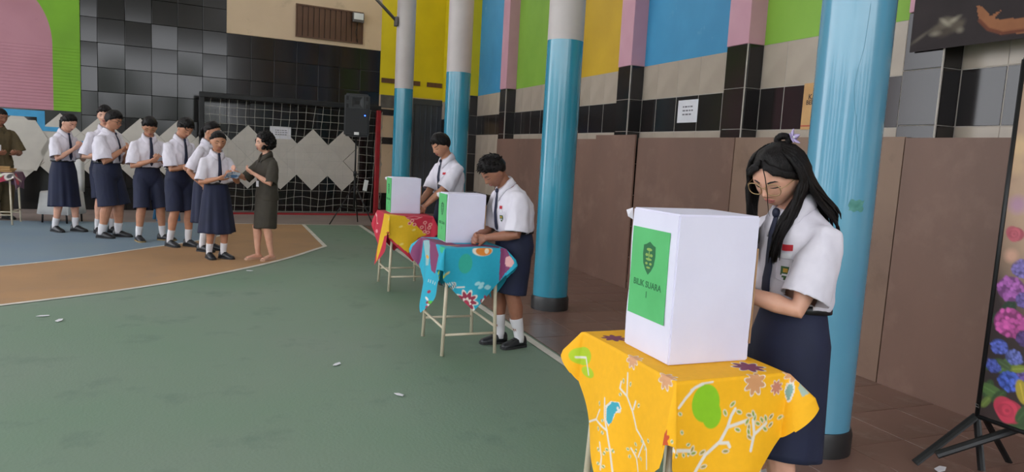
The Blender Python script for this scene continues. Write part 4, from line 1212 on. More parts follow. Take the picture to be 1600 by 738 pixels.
# ------------------------------------------------------------------ goal with net
M_red = mat('red_enamel', '#a01c26', '#8c1820', rough=0.4, scale=5)
M_net = mat('white_net_cord', '#b9b5ac', '#aaa69d', rough=0.8)
GO = (0.82, 14.95)
goal = empty('football_goal', (GO[0], GO[1], 0), BANG, 'goal with dark crossbar, red post and white net by the tiled wall', 'goal')
g0, g1, gh, gd = -1.37, 2.05, 2.22, 0.5
MB().bevbox((g0, 0, gh / 2), (0.09, 0.09, gh), 0.01).build('post', M_dark_metal, goal)
MB().bevbox((g1, 0, gh / 2), (0.09, 0.09, gh), 0.01).build('post', M_red, goal)
MB().bevbox(((g0 + g1) / 2, 0, gh + 0.045), (g1 - g0 + 0.09, 0.09, 0.10), 0.01).build('crossbar', M_dark_metal, goal)
MB().bbox(g0, g1, -0.03, 0.03, 0.0, 0.035).build('ground_bar', M_red, goal)
for gx in (g0, g1):
    MB().tube([(gx, 0, gh), (gx, 0.25, gh - 0.05), (gx, gd, 0.03)], 0.02, 8).build('stay', M_dark_metal, goal, True)
    MB().tube([(gx, 0, 0.02), (gx, gd, 0.02)], 0.02, 8).build('ground_stay', M_dark_metal, goal, True)
nm = MB()
rng = random.Random(8)
nx, nzn = 21, 14
def netp(i, j):
    u, v = i / nx, j / nzn
    x = g0 + (g1 - g0) * u + 0.03 * noise.noise(Vector((u * 9, v * 7, 1.3)))
    z = gh * (1 - v) + 0.045 * noise.noise(Vector((u * 8, v * 8, 4.1))) * (0.3 + v)
    y = 0.06 + (gd - 0.15) * v ** 0.7 + 0.06 * noise.noise(Vector((u * 6, v * 5, 7.7)))
    return Vector((x, y, max(z, 0.03)))
for i in range(nx + 1): nm.tube([netp(i, j) for j in range(nzn + 1)], 0.0032, 3, cap=False)
for j in range(nzn + 1): nm.tube([netp(i, j) for i in range(nx + 1)], 0.0032, 3, cap=False)
nm.build('net', M_net, goal)
sn = MB()
for k in range(9):
    pts = [(g1 + 0.03 + 0.09 * rng.random(), 0.02 + 0.12 * rng.random(), gh - 0.02 - gh * t / 14) for t in range(14)]
    sn.tube(pts, 0.0055, 3, cap=False)
sn.build('gathered_net', M_net, goal)

# ------------------------------------------------------------------ loudspeaker on tripod
M_spk = mat('black_speaker_plastic', '#222325', '#2a2b2d', rough=0.5, scale=20)
M_grl = mat('speaker_grille', '#17181a', '#202124', rough=0.6, scale=120, bump=0.3, bscale=400)
M_led = mat('blue_led', '#2a55ff', '#2a55ff', emit=('#2f5cff', 6))
SP = (2.10, 13.22)
sp_a = R(-8)
st = empty('speaker_stand', (SP[0], SP[1], 0), sp_a, 'black tripod stand carrying the loudspeaker beside the goal', 'stand')
MB().tube([(0, 0, 0.28), (0, 0, 0.95)], 0.019, 10).build('lower_tube', M_dark_metal, st, True)
MB().tube([(0, 0, 0.95), (0, 0, 1.62)], 0.015, 10).build('upper_tube', M_dark_metal, st, True)
MB().lathe([(0.03, 0.90), (0.032, 0.98), (0.02, 1.0)], n=12).build('collar', M_dark_metal, st, True)
MB().tube([(0.02, 0, 0.94), (0.07, -0.01, 0.94)], 0.012, 8).build('knob', M_dark_metal, st, True)
for a in (200, 320, 80):
    c, s = math.cos(R(a)), math.sin(R(a))
    MB().tube([(0.02 * c, 0.02 * s, 0.72), (0.25 * c, 0.25 * s, 0.35), (0.46 * c, 0.46 * s, 0.015)], 0.011, 8).build('leg', M_dark_metal, st, True)
    MB().tube([(0, 0, 0.30), (0.26 * c, 0.26 * s, 0.335)], 0.008, 6).build('brace', M_dark_metal, st, True)
spk = empty('loudspeaker', (SP[0], SP[1], 1.62), sp_a, 'black loudspeaker with a blue light on the tripod stand', 'speaker')
sw, sd, sh = 0.46, 0.40, 0.76
cab = MB()
poly = [(-sw / 2, -sd / 2), (sw / 2, -sd / 2), (sw / 2 * 0.62, sd / 2), (-sw / 2 * 0.62, sd / 2)]
bm = bmesh.new()
vs = [bm.verts.new((x, y, 0)) for x, y in poly]; f = bm.faces.new(vs)
r_ = bmesh.ops.extrude_face_region(bm, geom=[f])
bmesh.ops.translate(bm, verts=[v for v in r_['geom'] if isinstance(v, bmesh.types.BMVert)], vec=(0, 0, sh))
bmesh.ops.recalc_face_normals(bm, faces=bm.faces)
bmesh.ops.bevel(bm, geom=list(bm.edges), offset=0.03, segments=3, affect='EDGES')
me = bpy.data.meshes.new('cabinet'); bm.to_mesh(me); bm.free()
shade_auto(link('cabinet', me, M_spk, spk))
MB().bevbox((0, -sd / 2 - 0.004, sh * 0.36), (sw * 0.88, 0.014, sh * 0.60), 0.006).build('grille', M_grl, spk)
hn = MB()
for k, (s0, y) in enumerate(((0.13, -sd / 2 - 0.010), (0.11, -sd / 2 - 0.012), (0.05, -sd / 2 + 0.05))): pass
hn.loft([[Vector((sx * a, y, sh * 0.80 + sz * b)) for sx, sz in ((-1, -1), (1, -1), (1, 1), (-1, 1))] for a, b, y in ((0.125, 0.115, -sd / 2), (0.12, 0.11, -sd / 2 - 0.014), (0.09, 0.085, -sd / 2 - 0.012), (0.04, 0.035, -sd / 2 + 0.002))], cap=True)
hn.build('horn', M_spk, spk)
MB().bbox(-0.04, 0.04, -sd / 2 - 0.0045, -sd / 2 - 0.002, sh * 0.76, sh * 0.84).build('horn_throat', M_dgrout, spk)
for sx in (-1, 1):
    for sz in (0.71, 0.89):
        MB().bbox(sx * 0.17 - 0.02, sx * 0.17 + 0.02, -sd / 2 - 0.006, -sd / 2 + 0.002, sh * sz - 0.035, sh * sz + 0.035).build('port', M_dgrout, spk)
MB().bevbox((0.0, -sd / 2 - 0.012, 0.055), (0.085, 0.006, 0.05), 0.003).build('badge', M_white_p, spk)
MB().sphere((0.14, -sd / 2 - 0.012, sh * 0.5), 0.012, 8, 6).build('indicator_light', M_led, spk, True)
cd = MB().bevbox((0, 0, 0), (0.075, 0.02, 0.20), 0.004, Matrix.Rotation(R(9), 3, 'Y')).build('white_card', M_white_p)
cd.location = (SP[0] + 0.19, SP[1] - 0.04, 0.74)
tag(cd, 'small white card fixed beside the loudspeaker stand', 'card')
MB().tube([(-0.015, 0.0, 0.06), (-0.16, 0.03, 0.1)], 0.005, 6).build('clip_arm', M_dark_metal, cd, True)

# ------------------------------------------------------------------ floodlight by the ventilator
pf = Vector((BX, BY, 4.14)) + d_ * 1.625 + n_ * 0.13
fl_ = empty('floodlight', pf, BANG, 'small white fronted floodlight at the corner of the slatted ventilator', 'lamp')
MB().bevbox((0, 0, 0), (0.24, 0.07, 0.2), 0.01).build('housing', M_grey_metal, fl_)
MB().bevbox((0, -0.038, 0.02), (0.2, 0.012, 0.13), 0.004).build('glass', M_white_p, fl_)
MB().tube([(-0.125, 0, 0), (-0.125, 0.06, -0.03), (0.125, 0.06, -0.03), (0.125, 0, 0)], 0.009, 6).build('bracket', M_dark_metal, fl_)
MB().tube([(0.0, 0.03, -0.1), (-0.03, 0.06, -0.3), (0.02, 0.07, -0.5)], 0.007, 6).build('cable', M_dark_metal, fl_, True)

# ------------------------------------------------------------------ people
from mathutils.bvhtree import BVHTree
SKIN = {
    'light': mat('skin_light', '#cf9d86', '#c4917a', rough=0.5, scale=14, sss=0.12),
    'tan': mat('skin_tan', '#b98468', '#ad795e', rough=0.5, scale=14, sss=0.12),
    'brown': mat('skin_brown', '#986650', '#8c5b46', rough=0.5, scale=14, sss=0.12),
}
M_shirt = mat('white_school_cotton', '#d5cfd9', '#cbc5d0', rough=0.8, scale=8, bump=0.08, bscale=40)
M_navy = mat('navy_school_twill', '#171d3a', '#131932', rough=0.8, scale=6, bump=0.06, bscale=60)
M_tie = mat('navy_tie_cloth', '#141a38', '#10152e', rough=0.7)
M_sock = mat('white_sock_knit', '#d6d3d6', '#c9c6ca', rough=0.9, bump=0.2, bscale=200)
M_shoe = mat('black_shoe_leather', '#15161a', '#1e1f24', rough=0.45)
M_sole = mat('black_rubber_sole', '#1b1b1d', '#262628', rough=0.8)
M_solew = mat('tan_rubber_sole', '#8f7a52', '#84704a', rough=0.8)
M_belt = mat('black_belt', '#131316', '#1b1b1f', rough=0.4)
M_hair = mat('black_hair', '#0d0a0a', '#151010', spec=0.18, rough=0.45, scale=30, stretch=(6, 6, 0.6), bump=0.4, bscale=60)
M_lips = mat('lips', '#9a5850', '#8e4f48', rough=0.45)
M_brow = mat('brow_hair', '#1a1311', '#231a17', rough=0.7)
M_eyew = mat('eye_white', '#9a8f88', '#8f857e', rough=0.4, spec=0.2)
M_eyek = mat('eye_iris', '#17100d', '#20150f', rough=0.2)
M_khaki = mat('dark_olive_uniform', '#3b352c', '#332e26', rough=0.8, scale=8, bump=0.06, bscale=50)
M_khaki2 = mat('olive_khaki_uniform', '#57492f', '#4c4029', rough=0.8, scale=8, bump=0.06, bscale=50)
M_gold = mat('gold_wire', '#b59a72', '#a58a62', rough=0.3, metal=0.8)
M_blackp = mat('black_plastic_rim', '#121214', '#1b1b1e', rough=0.35)
M_beige_s = mat('beige_shoe', '#b8937c', '#a8846d', rough=0.5)
M_flagr = mat('flag_red', '#b51d2c', '#a81926', rough=0.7)
M_badge = mat('badge_green', '#3f5f3c', '#35522f', rough=0.7)
M_badgey = mat('badge_gold', '#c49a3c', '#b88e33', rough=0.6)
M_lilac = mat('lilac_satin', '#b8a9d2', '#ab9bc8', rough=0.5)
M_lens = bpy.data.materials.new('spectacle_glass')
M_lens.use_nodes = True
_b = M_lens.node_tree.nodes['Principled BSDF']
_b.inputs['Transmission Weight'].default_value = 1.0
_b.inputs['Roughness'].default_value = 0.02
_b.inputs['IOR'].default_value = 1.05
_nz = M_lens.node_tree.nodes.new('ShaderNodeTexNoise')
_mr = M_lens.node_tree.nodes.new('ShaderNodeMapRange')
_mr.inputs['To Min'].default_value = 0.015; _mr.inputs['To Max'].default_value = 0.03
M_lens.node_tree.links.new(_nz.outputs['Fac'], _mr.inputs['Value'])
M_lens.node_tree.links.new(_mr.outputs['Result'], _b.inputs['Roughness'])

V = Vector
def g2(x, s): return math.exp(-(x / s) ** 2)

def head_pt(th, ph, k=1.0):
    # th: polar angle from the crown, ph: azimuth with pi/2 = front (+Y); head height 1
    sx, sy, sz = math.sin(th) * math.cos(ph), math.sin(th) * math.sin(ph), math.cos(th)
    x, y, z = 0.365 * sx, (0.44 if sy > 0 else 0.47) * sy, 0.5 * sz
    if z > 0: y += 0.0
    if z < -0.02:
        t = min(1.0, (-0.02 - z) / 0.48)
        x *= 1 - 0.34 * t ** 1.5
        if y < 0: y *= 1 - 0.5 * t
        else: y *= 1 + 0.10 * t
    if y > 0.28: y = 0.28 + (y - 0.28) * 0.78
    if sy > 0:
        m = 1.0
        ax = abs(x)
        if -0.2 < z < 0.06:
            h = 0.105 * max(0.0, min(1.0, (0.05 - z) / 0.2)) if z > -0.15 else 0.105 * max(0.0, 1 - (-0.15 - z) / 0.045)
            w = 0.035 + 0.03 * max(0.0, min(1.0, (0.02 - z) / 0.17))
            y += h * g2(x, w)
            y += 0.022 * g2(ax - 0.06, 0.03) * g2(z + 0.155, 0.025)
        y -= 0.042 * g2(ax - 0.155, 0.075) * g2(z - 0.005, 0.05)
        y += 0.020 * g2(ax - 0.155, 0.055) * g2(z + 0.005, 0.028)
        y += 0.016 * g2(z - 0.075, 0.03) * g2(x, 0.22)
        y += 0.026 * g2(x, 0.085) * (g2(z + 0.253, 0.02) + g2(z + 0.305, 0.022))
        y -= 0.012 * g2(x, 0.08) * g2(z + 0.278, 0.010)
        y += 0.03 * g2(x, 0.1) * g2(z + 0.43, 0.06)
        y += 0.012 * g2(ax - 0.19, 0.07) * g2(z + 0.14, 0.07)
    return V((x * k, y * k, z * k))
NT, NP = 46, 60
HEAD_RINGS = [[head_pt(PI * (i + 0.4) / (NT + 0.8), 2 * PI * j / NP) for j in range(NP)] for i in range(NT + 1)]
_hm = MB().loft(HEAD_RINGS)
HEAD_BVH = BVHTree.FromPolygons([V(p) for p in _hm.v], _hm.f)
def face_pt(x, z, off=0.0):
    h = HEAD_BVH.ray_cast(V((x, 2, z)), V((0, -1, 0)))
    return h[0] + h[1].normalized() * off if h[0] else V((x, 0.3, z))

def ik(a, t, l1, l2, hint):
    d = t - a
    L = d.length
    mx = (l1 + l2) * 0.995
    if L > mx:
        t = a + d * (mx / L); d = t - a; L = mx
    if L < abs(l1 - l2) + 0.01: L = abs(l1 - l2) + 0.01
    u = d.normalized()
    h = hint - u * hint.dot(u)
    if h.length < 1e-5: h = V((0, 0, -1)) - u * u.z
    h.normalize()
    c = (l1 * l1 + L * L - l2 * l2) / (2 * L)
    s = math.sqrt(max(0.0, l1 * l1 - c * c))
    return a + u * c + h * s, t

def ering(c, L, D, rx, ry, n=28, p=2.3):
    out = []
    for k in range(n):
        a = 2 * PI * k / n
        ca, sa = math.cos(a), math.sin(a)
        out.append(c + L * (rx * math.copysign(abs(ca) ** (2 / p), ca)) + D * (ry * math.copysign(abs(sa) ** (2 / p), sa)))
    return out

def remesh(mb, voxel, name, m, parent, smooth=4, fac=0.5, cutters=(), folds=0.0, fscale=14.0, seed=0.0, solid=0.0):
    """one continuous skin over the joined volumes of mb"""
    o = mb.build(name, m, parent)
    r = o.modifiers.new('skin', 'REMESH'); r.mode = 'VOXEL'; r.voxel_size = voxel; r.use_smooth_shade = True
    if smooth:
        s = o.modifiers.new('smooth', 'SMOOTH'); s.iterations = smooth; s.factor = fac
    eval_mods(o)
    me = o.data
    if not me.materials: me.materials.append(m)
    if folds or cutters:
        bm = bmesh.new(); bm.from_mesh(me)
        bm.normal_update()
        if folds:
            for v in bm.verts:
                p = v.co
                q = V((p.x * fscale + seed, p.y * fscale, p.z * fscale * 0.55))
                f = noise.noise(q) + 0.5 * noise.noise(q * 2.3 + V((3, 1, 7)))
                rg = 1 - abs(noise.noise(V((p.x * 9 + seed, p.y * 9 + 4, p.z * 5)) ))  # ridged creases
                v.co = p + v.normal * (folds * (f * 0.8 + (rg ** 4 - 0.45) * 0.9))
        for c, ax, rad in cutters:
            dead = [f for f in bm.faces if f.normal.dot(ax) > 0.55 and (f.calc_center_median() - c).length < rad and (f.calc_center_median() - c).dot(ax) > -0.02]
            bmesh.ops.delete(bm, geom=dead, context='FACES')
            for v in bm.verts:
                d_ = v.co - c
                if v.is_boundary and d_.length < rad * 1.25 and abs(d_.dot(ax)) < 0.03:
                    v.co -= ax * (d_.dot(ax) + 0.006)
        bm.to_mesh(me); bm.free()
    me.polygons.foreach_set('use_smooth', [True] * len(me.polygons))
    if solid:
        sm = o.modifiers.new('thickness', 'SOLIDIFY'); sm.thickness = solid; sm.offset = -1
    return o

def hand_into(mb, w, d, nrm, H, side, curl=(25, 35, 25), spread=1.0, thumb=35):
    """palm and five separate fingers; d runs from wrist to fingers, nrm out of the palm"""
    d = d.normalized(); nrm = (nrm - d * nrm.dot(d)).normalized()
    s = d.cross(nrm).normalized() * side     # towards the thumb
    pl = 0.052 * H
    mb.tube([w - d * 0.01, w + d * 0.012 * H, w + d * 0.03 * H, w + d * pl * 1.02], [(0.0145 * H, 0.0105 * H), (0.019 * H, 0.0095 * H), (0.0245 * H, 0.0088 * H), (0.0235 * H, 0.007 * H)], 12, ref=nrm)
    for k, (off, ln) in enumerate(((0.0185, 0.043), (0.0065, 0.048), (-0.0055, 0.045), (-0.0170, 0.036))):
        p = w + d * (pl * (0.96 if k < 3 else 0.88)) + s * (off * H)
        base = d + s * (off * 2.2 * spread)
        dirv = base.normalized()
        pts = [p - dirv * 0.012 * H, p]
        ang = 0
        for q, fr in enumerate((0.45, 0.31, 0.24)):
            ang += curl[q] + 2 * k
            dd_ = dirv * math.cos(R(ang)) + nrm * math.sin(R(ang))
            pts.append(pts[-1] + dd_ * (ln * H * fr))
        r0 = 0.0056 * H if k < 3 else 0.0049 * H
        mb.tube(pts, [r0, r0 * 1.02, r0 * 0.98, r0 * 0.92, r0 * 0.7], 8)
    p = w + d * (0.016 * H) + s * (0.019 * H)
    t0 = (d * math.cos(R(thumb)) + s * math.sin(R(thumb)) + nrm * 0.35).normalized()
    t1 = (d * math.cos(R(thumb - 22)) + s * math.sin(R(thumb - 22)) + nrm * 0.45).normalized()
    mb.tube([p - t0 * 0.012 * H, p + t0 * 0.014 * H, p + t0 * 0.030 * H, p + t0 * 0.030 * H + t1 * 0.021 * H], [0.0085 * H, 0.0078 * H, 0.0064 * H, 0.005 * H], 8)

def hair_cap(HM, hh, style, rng, parent):
    """hair over the skull: a thick cap ending at the hairline"""
    def mask(th, ph):
        # >0 inside the hair: front hairline high, sides at the ear, nape low
        f = math.sin(ph)                         # 1 front, -1 back
        if style in ('boy', 'boy_spiky', 'man'):
            lim = 1.08 + 0.54 * (1 - f) ** 1.3 if f > 0 else 1.62 + 0.42 * (-f) ** 0.7
            if f > 0.62: lim = max(1.06, lim * 0.97) + 0.05 * math.sin(ph * 11 + 1)
            if style == 'boy': lim += 0.12 * max(0, f - 0.5)
        else:
            lim = 0.98 + 0.55 * (1 - f) if f > 0 else 1.53 + 0.62 * (-f) ** 0.7
            if style == 'long': lim = 0.93 + 0.60 * (1 - f) if f > 0 else 1.53 + 0.75 * (-f) ** 0.7
        return lim - th
    T0 = {'boy': 0.10, 'boy_spiky': 0.095, 'man': 0.06, 'long': 0.055, 'pony': 0.045, 'bob': 0.10}[style]
    n1, n2 = 40, 64
    grid = []
    for i in range(n1 + 1):
        row = []
        for j in range(n2):
            ph = 2 * PI * j / n2
            # stretch rows to the limit so that the rim is clean
            lo, hi = 0.0, PI
            th_l = mask(0, ph)
            th = max(0.001, th_l * i / n1)
            p = head_pt(th, ph)
            e = 1 - i / n1
            t = T0 * math.sqrt(max(0.0, 1 - (i / n1) ** 2.4)) - 0.010
            if style in ('boy', 'boy_spiky'): t *= 0.45 + 0.75 * max(0.0, math.cos(th * 0.85)) + (0.25 if math.sin(ph) > 0.5 else 0)
            n_ = noise.noise(V((p.x * 9, p.y * 9, p.z * 5))) * 0.016
            d = V((p.x / 0.37, p.y / 0.46, p.z / 0.5)).normalized()
            row.append(HM @ ((p + d * (t + n_)) * hh))
        grid.append(row)
    mb = MB()
    mb.loft(grid, cap=False)
    # inner rim
    mb.face([mb_i for mb_i in range(n2)][::-1])
    o = mb.build('hair', M_hair, parent, True)
    if style in ('boy', 'boy_spiky'):
        tf = MB()
        for k in range(150 if style == 'boy' else 230):
            th, ph = rng.uniform(0.1, 1.25), rng.uniform(0, 2 * PI)
            if mask(th, ph) < 0.03: continue
            p = head_pt(th, ph)
            d = V((p.x / 0.37, p.y / 0.46, p.z / 0.5)).normalized()
            ahead = V((rng.uniform(-0.5, 0.5), 0.9, -0.2)) if style == 'boy' else V((rng.uniform(-0.8, 0.8), rng.uniform(0, 1.0), 0.3))
            tang = (ahead - d * ahead.dot(d)).normalized()
            ln = rng.uniform(0.10, 0.17)
            a = p + d * 0.03
            b = a + (tang * 0.75 + d * (0.4 if style == 'boy' else 0.75)) * ln * 0.55
            c = b + (tang * 1.0 + d * (-0.12 if style == 'boy' else 0.3)) * ln * 0.55
            tf.tube([HM @ (q * hh) for q in (a, b, c)], [0.026 * hh, 0.022 * hh, 0.003 * hh], 5)
        tf.build('hair_tufts', M_hair, parent, True)
    return o

def tuck_in(body, cloth_ob, skip, gap=0.006, reach=0.03):
    # keep the body under the garment it wears
    bm = bmesh.new(); bm.from_mesh(cloth_ob.data); bvh = BVHTree.FromBMesh(bm); bm.free()
    for v in body.data.vertices:
        p = v.co
        if skip(p): continue
        h = bvh.find_nearest(p, reach)
        if h[0] is not None and (p - h[0]).dot(h[1]) > -gap * 0.6:
            v.co = h[0] - h[1] * gap

def person(sp):
    H = sp['H']; rng = random.Random(sp.get('seed', 1))
    fx, fy = sp['face']
    root = empty('person', (sp['loc'][0], sp['loc'][1], sp.get('z0', 0.0)), math.atan2(fy, fx) - PI / 2, sp['label'], 'person', sp.get('group'))
    vox = sp.get('vox', 0.0065)
    outfit = sp['outfit']
    girl = outfit in ('skirt', 'teacher')
    wide = sp.get('wide', 1.0)
    skin = SKIN[sp.get('skin', 'tan')]
    # --- spine
    a0, a1, a2, a3 = [R(x) for x in sp.get('lean', (0, 2, 4, 14))]
    sd = R(sp.get('side', 0))
    def dr(a): return V((math.sin(sd), math.sin(a) * math.cos(sd), math.cos(a) * math.cos(sd)))
    hip_z = 0.522 * H
    hp = sp.get('hip', (0, 0))
    pel = V((hp[0], hp[1], hip_z))
    waist = pel + dr(a0) * 0.085 * H
    chest = waist + dr(a1) * 0.105 * H
    nb = chest + dr(a2) * 0.118 * H
    hj = nb + dr(a3) * 0.052 * H
    tw = R(sp.get('twist', 0))
    L0, Lt = V((1, 0, 0)), V((math.cos(tw), math.sin(tw), 0))
    def DD(a, L): return dr(a).cross(L).normalized()
    # levels up the trunk: centre, lateral axis, depth axis, rx, ry
    W = wide
    def lv(f):
        segs = [(pel, waist, a0, 0.0, 0.3), (waist, chest, a1, 0.3, 0.7), (chest, nb, a2, 0.7, 1.0)]
        for A, B, a, t0, t1 in segs:
            if f <= t1 or t1 == 1.0:
                t = (f - t0) / (t1 - t0)
                m = Lt * f + L0 * (1 - f) if f > 0 else L0
                m.normalize()
                return A.lerp(B, t) if t >= 0 else A + (B - A) * t, m, DD(a, m)
    prof = [(-0.22, .080, .062), (-0.05, .092, .069), (0.12, .087, .064), (0.3, .076, .056), (0.5, .082, .060), (0.7, .088, .066), (0.86, .088, .058), (0.95, .068, .044), (1.0, .040, .036)]
    body = MB()
    rings = []
    for f, rx, ry in prof:
        c, Lx, Dx = lv(f)
        k_ = 0.84 if 0.0 < f < 0.97 else 0.9
        rings.append(ering(c, Lx, Dx, rx * H * (1 + (W - 1) * 0.8) * k_, ry * H * W * k_))
    body.loft(rings)
    # --- head
    hh = sp.get('hh', 0.138) * H
    hy, hpi, hr = [R(x) for x in sp.get('head', (0, 25, 0))]          # yaw (+ to own left), pitch down, roll
    HR = Matrix.Rotation(tw + hy, 3, 'Z') @ Matrix.Rotation(-hpi, 3, 'X') @ Matrix.Rotation(hr, 3, 'Y')
    hc = hj + HR @ V((0, 0.012 * H, 0.27 * hh))
    HM = Matrix.Translation(hc) @ HR.to_4x4()
    hs = sp.get('headw', 1.0)
    body.tube([nb - dr(a2) * 0.03 * H, nb + dr(a3) * 0.01 * H, hj, hj + HR @ V((0, 0, 0.03 * H))], [0.037 * H * (0.94 if girl else 1.0), 0.0335 * H * (0.92 if girl else 1.0), 0.0325 * H * (0.92 if girl else 1.0), 0.032 * H], 16)
    body.loft([[HM @ V((p.x * hh * hs, p.y * hh, p.z * hh)) for p in ring] for ring in HEAD_RINGS])
    for sx in (-1, 1):
        em = HR @ Matrix.Rotation(sx * R(-14), 3, 'Z') @ Matrix.Rotation(R(-10), 3, 'X')
        body.sphere(HM @ V((sx * 0.362 * hh * hs, -0.03 * hh, -0.05 * hh)), (0.032 * hh, 0.075 * hh, 0.125 * hh), 10, 8, em)
    # --- arms
    shw = sp.get('shw', 0.090 if girl else 0.097) * H * (1 + (W - 1) * 0.5)
    up_, fo_ = 0.172 * H, 0.150 * H
    sleeves = []
    wr_, el_ = {}, {}
    for side, key in ((1, 'R'), (-1, 'L')):
        c, Lx, Dx = lv(0.83)
        s = c + Lx * (side * shw) - dr(a2) * 0.004 * H
        arm = sp['arms'][key]
        t = V(arm['wrist']) * H if arm.get('rel', True) else V(arm['wrist'])
        e, w = ik(s, t, up_, fo_, V(arm.get('hint', (0.6 * side, -0.5, -1))))
        fat = (1 + (W - 1) * 0.9) * (0.93 if girl else 1.0)
        body.tube([c + Lx * (side * shw * 0.45) - dr(a2) * 0.012 * H, s - dr(a2) * 0.006 * H, s.lerp(e, 0.35), s.lerp(e, 0.75), e, e.lerp(w, 0.3), e.lerp(w, 0.7), w], [r * H * fat for r in (.018, .022, .0260, .0245, .0225, .0232, .018, .0142)], 14)
        fd = (w - e).normalized()
        hd = V(arm.get('hand', tuple(fd)))
        pn = V(arm.get('palm', (-side, 0, -0.3)))
        # the thumb side follows from the palm normal
        hand_into(body, w, hd, pn, H, 1 if side * -1 > 0 else -1, arm.get('curl', (25, 35, 25)), thumb=arm.get('thumb', 35))
        sleeves.append((s, e, side, fat, c, Lx))
        wr_[key], el_[key] = w, e
    # --- legs
    feet = sp.get('feet', ((0.055, 0.0, 8), (-0.055, 0.0, -8)))
    leginfo = []
    for side, (fx_, fy_, fa) in zip((1, -1), feet):
        hpj = pel + V((side * 0.050 * H, 0, -0.004 * H))
        an = V((fx_ * H, fy_ * H, 0.048 * H))
        k, an = ik(hpj, an, 0.242 * H, 0.236 * H, V((0, 1, 0)))
        fat = 1 + (W - 1) * 0.8
        sk = k.lerp(an, 0.32)
        body.tube([hpj + V((0, 0, 0.02 * H)), hpj.lerp(k, 0.3), hpj.lerp(k, 0.75), k, sk + V((0, -0.006 * H, 0)), k.lerp(an, 0.65), an, an - V((0, 0, 0.02 * H))], [r * H * fat for r in ((.040, .040, .034, .0325, .0325, .0245, .0185, .02) if girl else (.040, .042, .036, .0335, .0335, .0255, .0195, .02))], 14)
        fd = V((math.sin(R(-fa)) * -1, math.cos(R(fa)), 0))
        body.tube([an - fd * 0.028 * H - V((0, 0, 0.02 * H)), an + fd * 0.03 * H - V((0, 0, 0.022 * H)), an + fd * 0.095 * H - V((0, 0, 0.032 * H))], [(0.018 * H, 0.018 * H), (0.02 * H, 0.018 * H), (0.02 * H, 0.01 * H)], 10)
        leginfo.append((hpj, k, an, fd, fat))
    bo = remesh(body, vox, 'body', skin, root, smooth=2, fac=0.4)
    # --- face
    fc = lambda x, z, off=0.0: (lambda q: HM @ V((q.x * hh * hs, q.y * hh, q.z * hh)))(face_pt(x, z, off))
    for sx in (-1, 1):
        br = MB(); ey = MB()
        br.tube([fc(sx * x, z, 0.006) for x, z in ((0.07, 0.078), (0.12, 0.095), (0.18, 0.098), (0.235, 0.08))], [(0.010 * hh, 0.020 * hh), (0.010 * hh, 0.024 * hh), (0.009 * hh, 0.020 * hh), (0.004 * hh, 0.008 * hh)], 6)
        if sp.get('eyes', 'down') == 'down':
            ey.tube([fc(sx * x, z, 0.004) for x, z in ((0.085, -0.018), (0.12, -0.026), (0.16, -0.03), (0.20, -0.025), (0.235, -0.012))], [0.006 * hh, 0.010 * hh, 0.012 * hh, 0.011 * hh, 0.006 * hh], 6)
        else:
            ey.tube([fc(sx * x, z, 0.004) for x, z in ((0.09, -0.005), (0.12, 0.012), (0.16, 0.018), (0.20, 0.012), (0.235, -0.002))], [0.006 * hh, 0.009 * hh, 0.010 * hh, 0.009 * hh, 0.005 * hh], 6)
        br.build('eyebrow', M_brow, bo, True)
        ey.build('eyelash', M_brow, bo, True)
    if sp.get('eyes', 'down') != 'down':
        for sx in (-1, 1):
            c_ = fc(sx * 0.16, -0.003, 0.0)
            e_ = MB().sphere(c_, (0.068 * hh, 0.016 * hh, 0.024 * hh), 12, 8, HR).build('eye', M_eyew, bo, True)
            MB().sphere(fc(sx * 0.16, -0.002, 0.012), (0.036 * hh, 0.012 * hh, 0.024 * hh), 10, 8, HR).build('iris', M_eyek, e_, True)
    lp = MB()
    lp.tube([fc(x, -0.262 + 0.008 * g2(abs(x) - 0.03, 0.03) - 0.02 * (x / 0.1) ** 2 + 0.01, 0.0) for x in (-0.095, -0.06, -0.02, 0.02, 0.06, 0.095)], [(0.006 * hh, 0.004 * hh), (0.012 * hh, 0.018 * hh), (0.014 * hh, 0.02 * hh), (0.014 * hh, 0.02 * hh), (0.012 * hh, 0.018 * hh), (0.006 * hh, 0.004 * hh)], 8)
    lp.tube([fc(x, -0.302 + 0.02 * (x / 0.1) ** 2, 0.0) for x in (-0.085, -0.05, 0, 0.05, 0.085)], [(0.006 * hh, 0.005 * hh), (0.013 * hh, 0.020 * hh), (0.015 * hh, 0.025 * hh), (0.013 * hh, 0.02 * hh), (0.006 * hh, 0.005 * hh)], 8)
    lp.build('lips', M_lips, bo, True)
    # --- hair
    hst = sp.get('hair', 'boy')
    hair_cap(HM @ Matrix.Diagonal((hs, 1, 1, 1)), hh, hst, rng, bo)
    hw = lambda x, y, z: HM @ V((x * hh, y * hh, z * hh))
    if hst == 'pony':
        tail = MB()
        base = hw(0, -0.52, -0.04)
        mb_ = MB().sphere(base, (0.14 * hh, 0.12 * hh, 0.13 * hh), 10, 8)
        mb_.build('hair_knot', M_hair, bo, True)
        for k in range(26):
            o_ = V((rng.uniform(-1, 1), rng.uniform(-1, 1), 0)) * 0.05 * hh
            e_ = V((rng.uniform(-1, 1), rng.uniform(-1, 0.6), 0)) * 0.14 * hh
            tl = sp.get('tail', 0.75) * rng.uniform(0.85, 1.1)
            p1 = base + V((0, -0.10 * hh, 0)) + o_
            tail.tube([base + o_ * 0.6, p1 + V((0, -0.03 * hh, -0.12 * hh)), p1 + e_ * 0.6 + V((0, 0, -0.45 * hh * tl)), p1 + e_ + V((0, 0.02 * hh, -tl * hh))], [0.045 * hh, 0.055 * hh, 0.05 * hh, 0.006 * hh], 6)
        tail.build('ponytail', M_hair, bo, True)
        cb_ = MB()
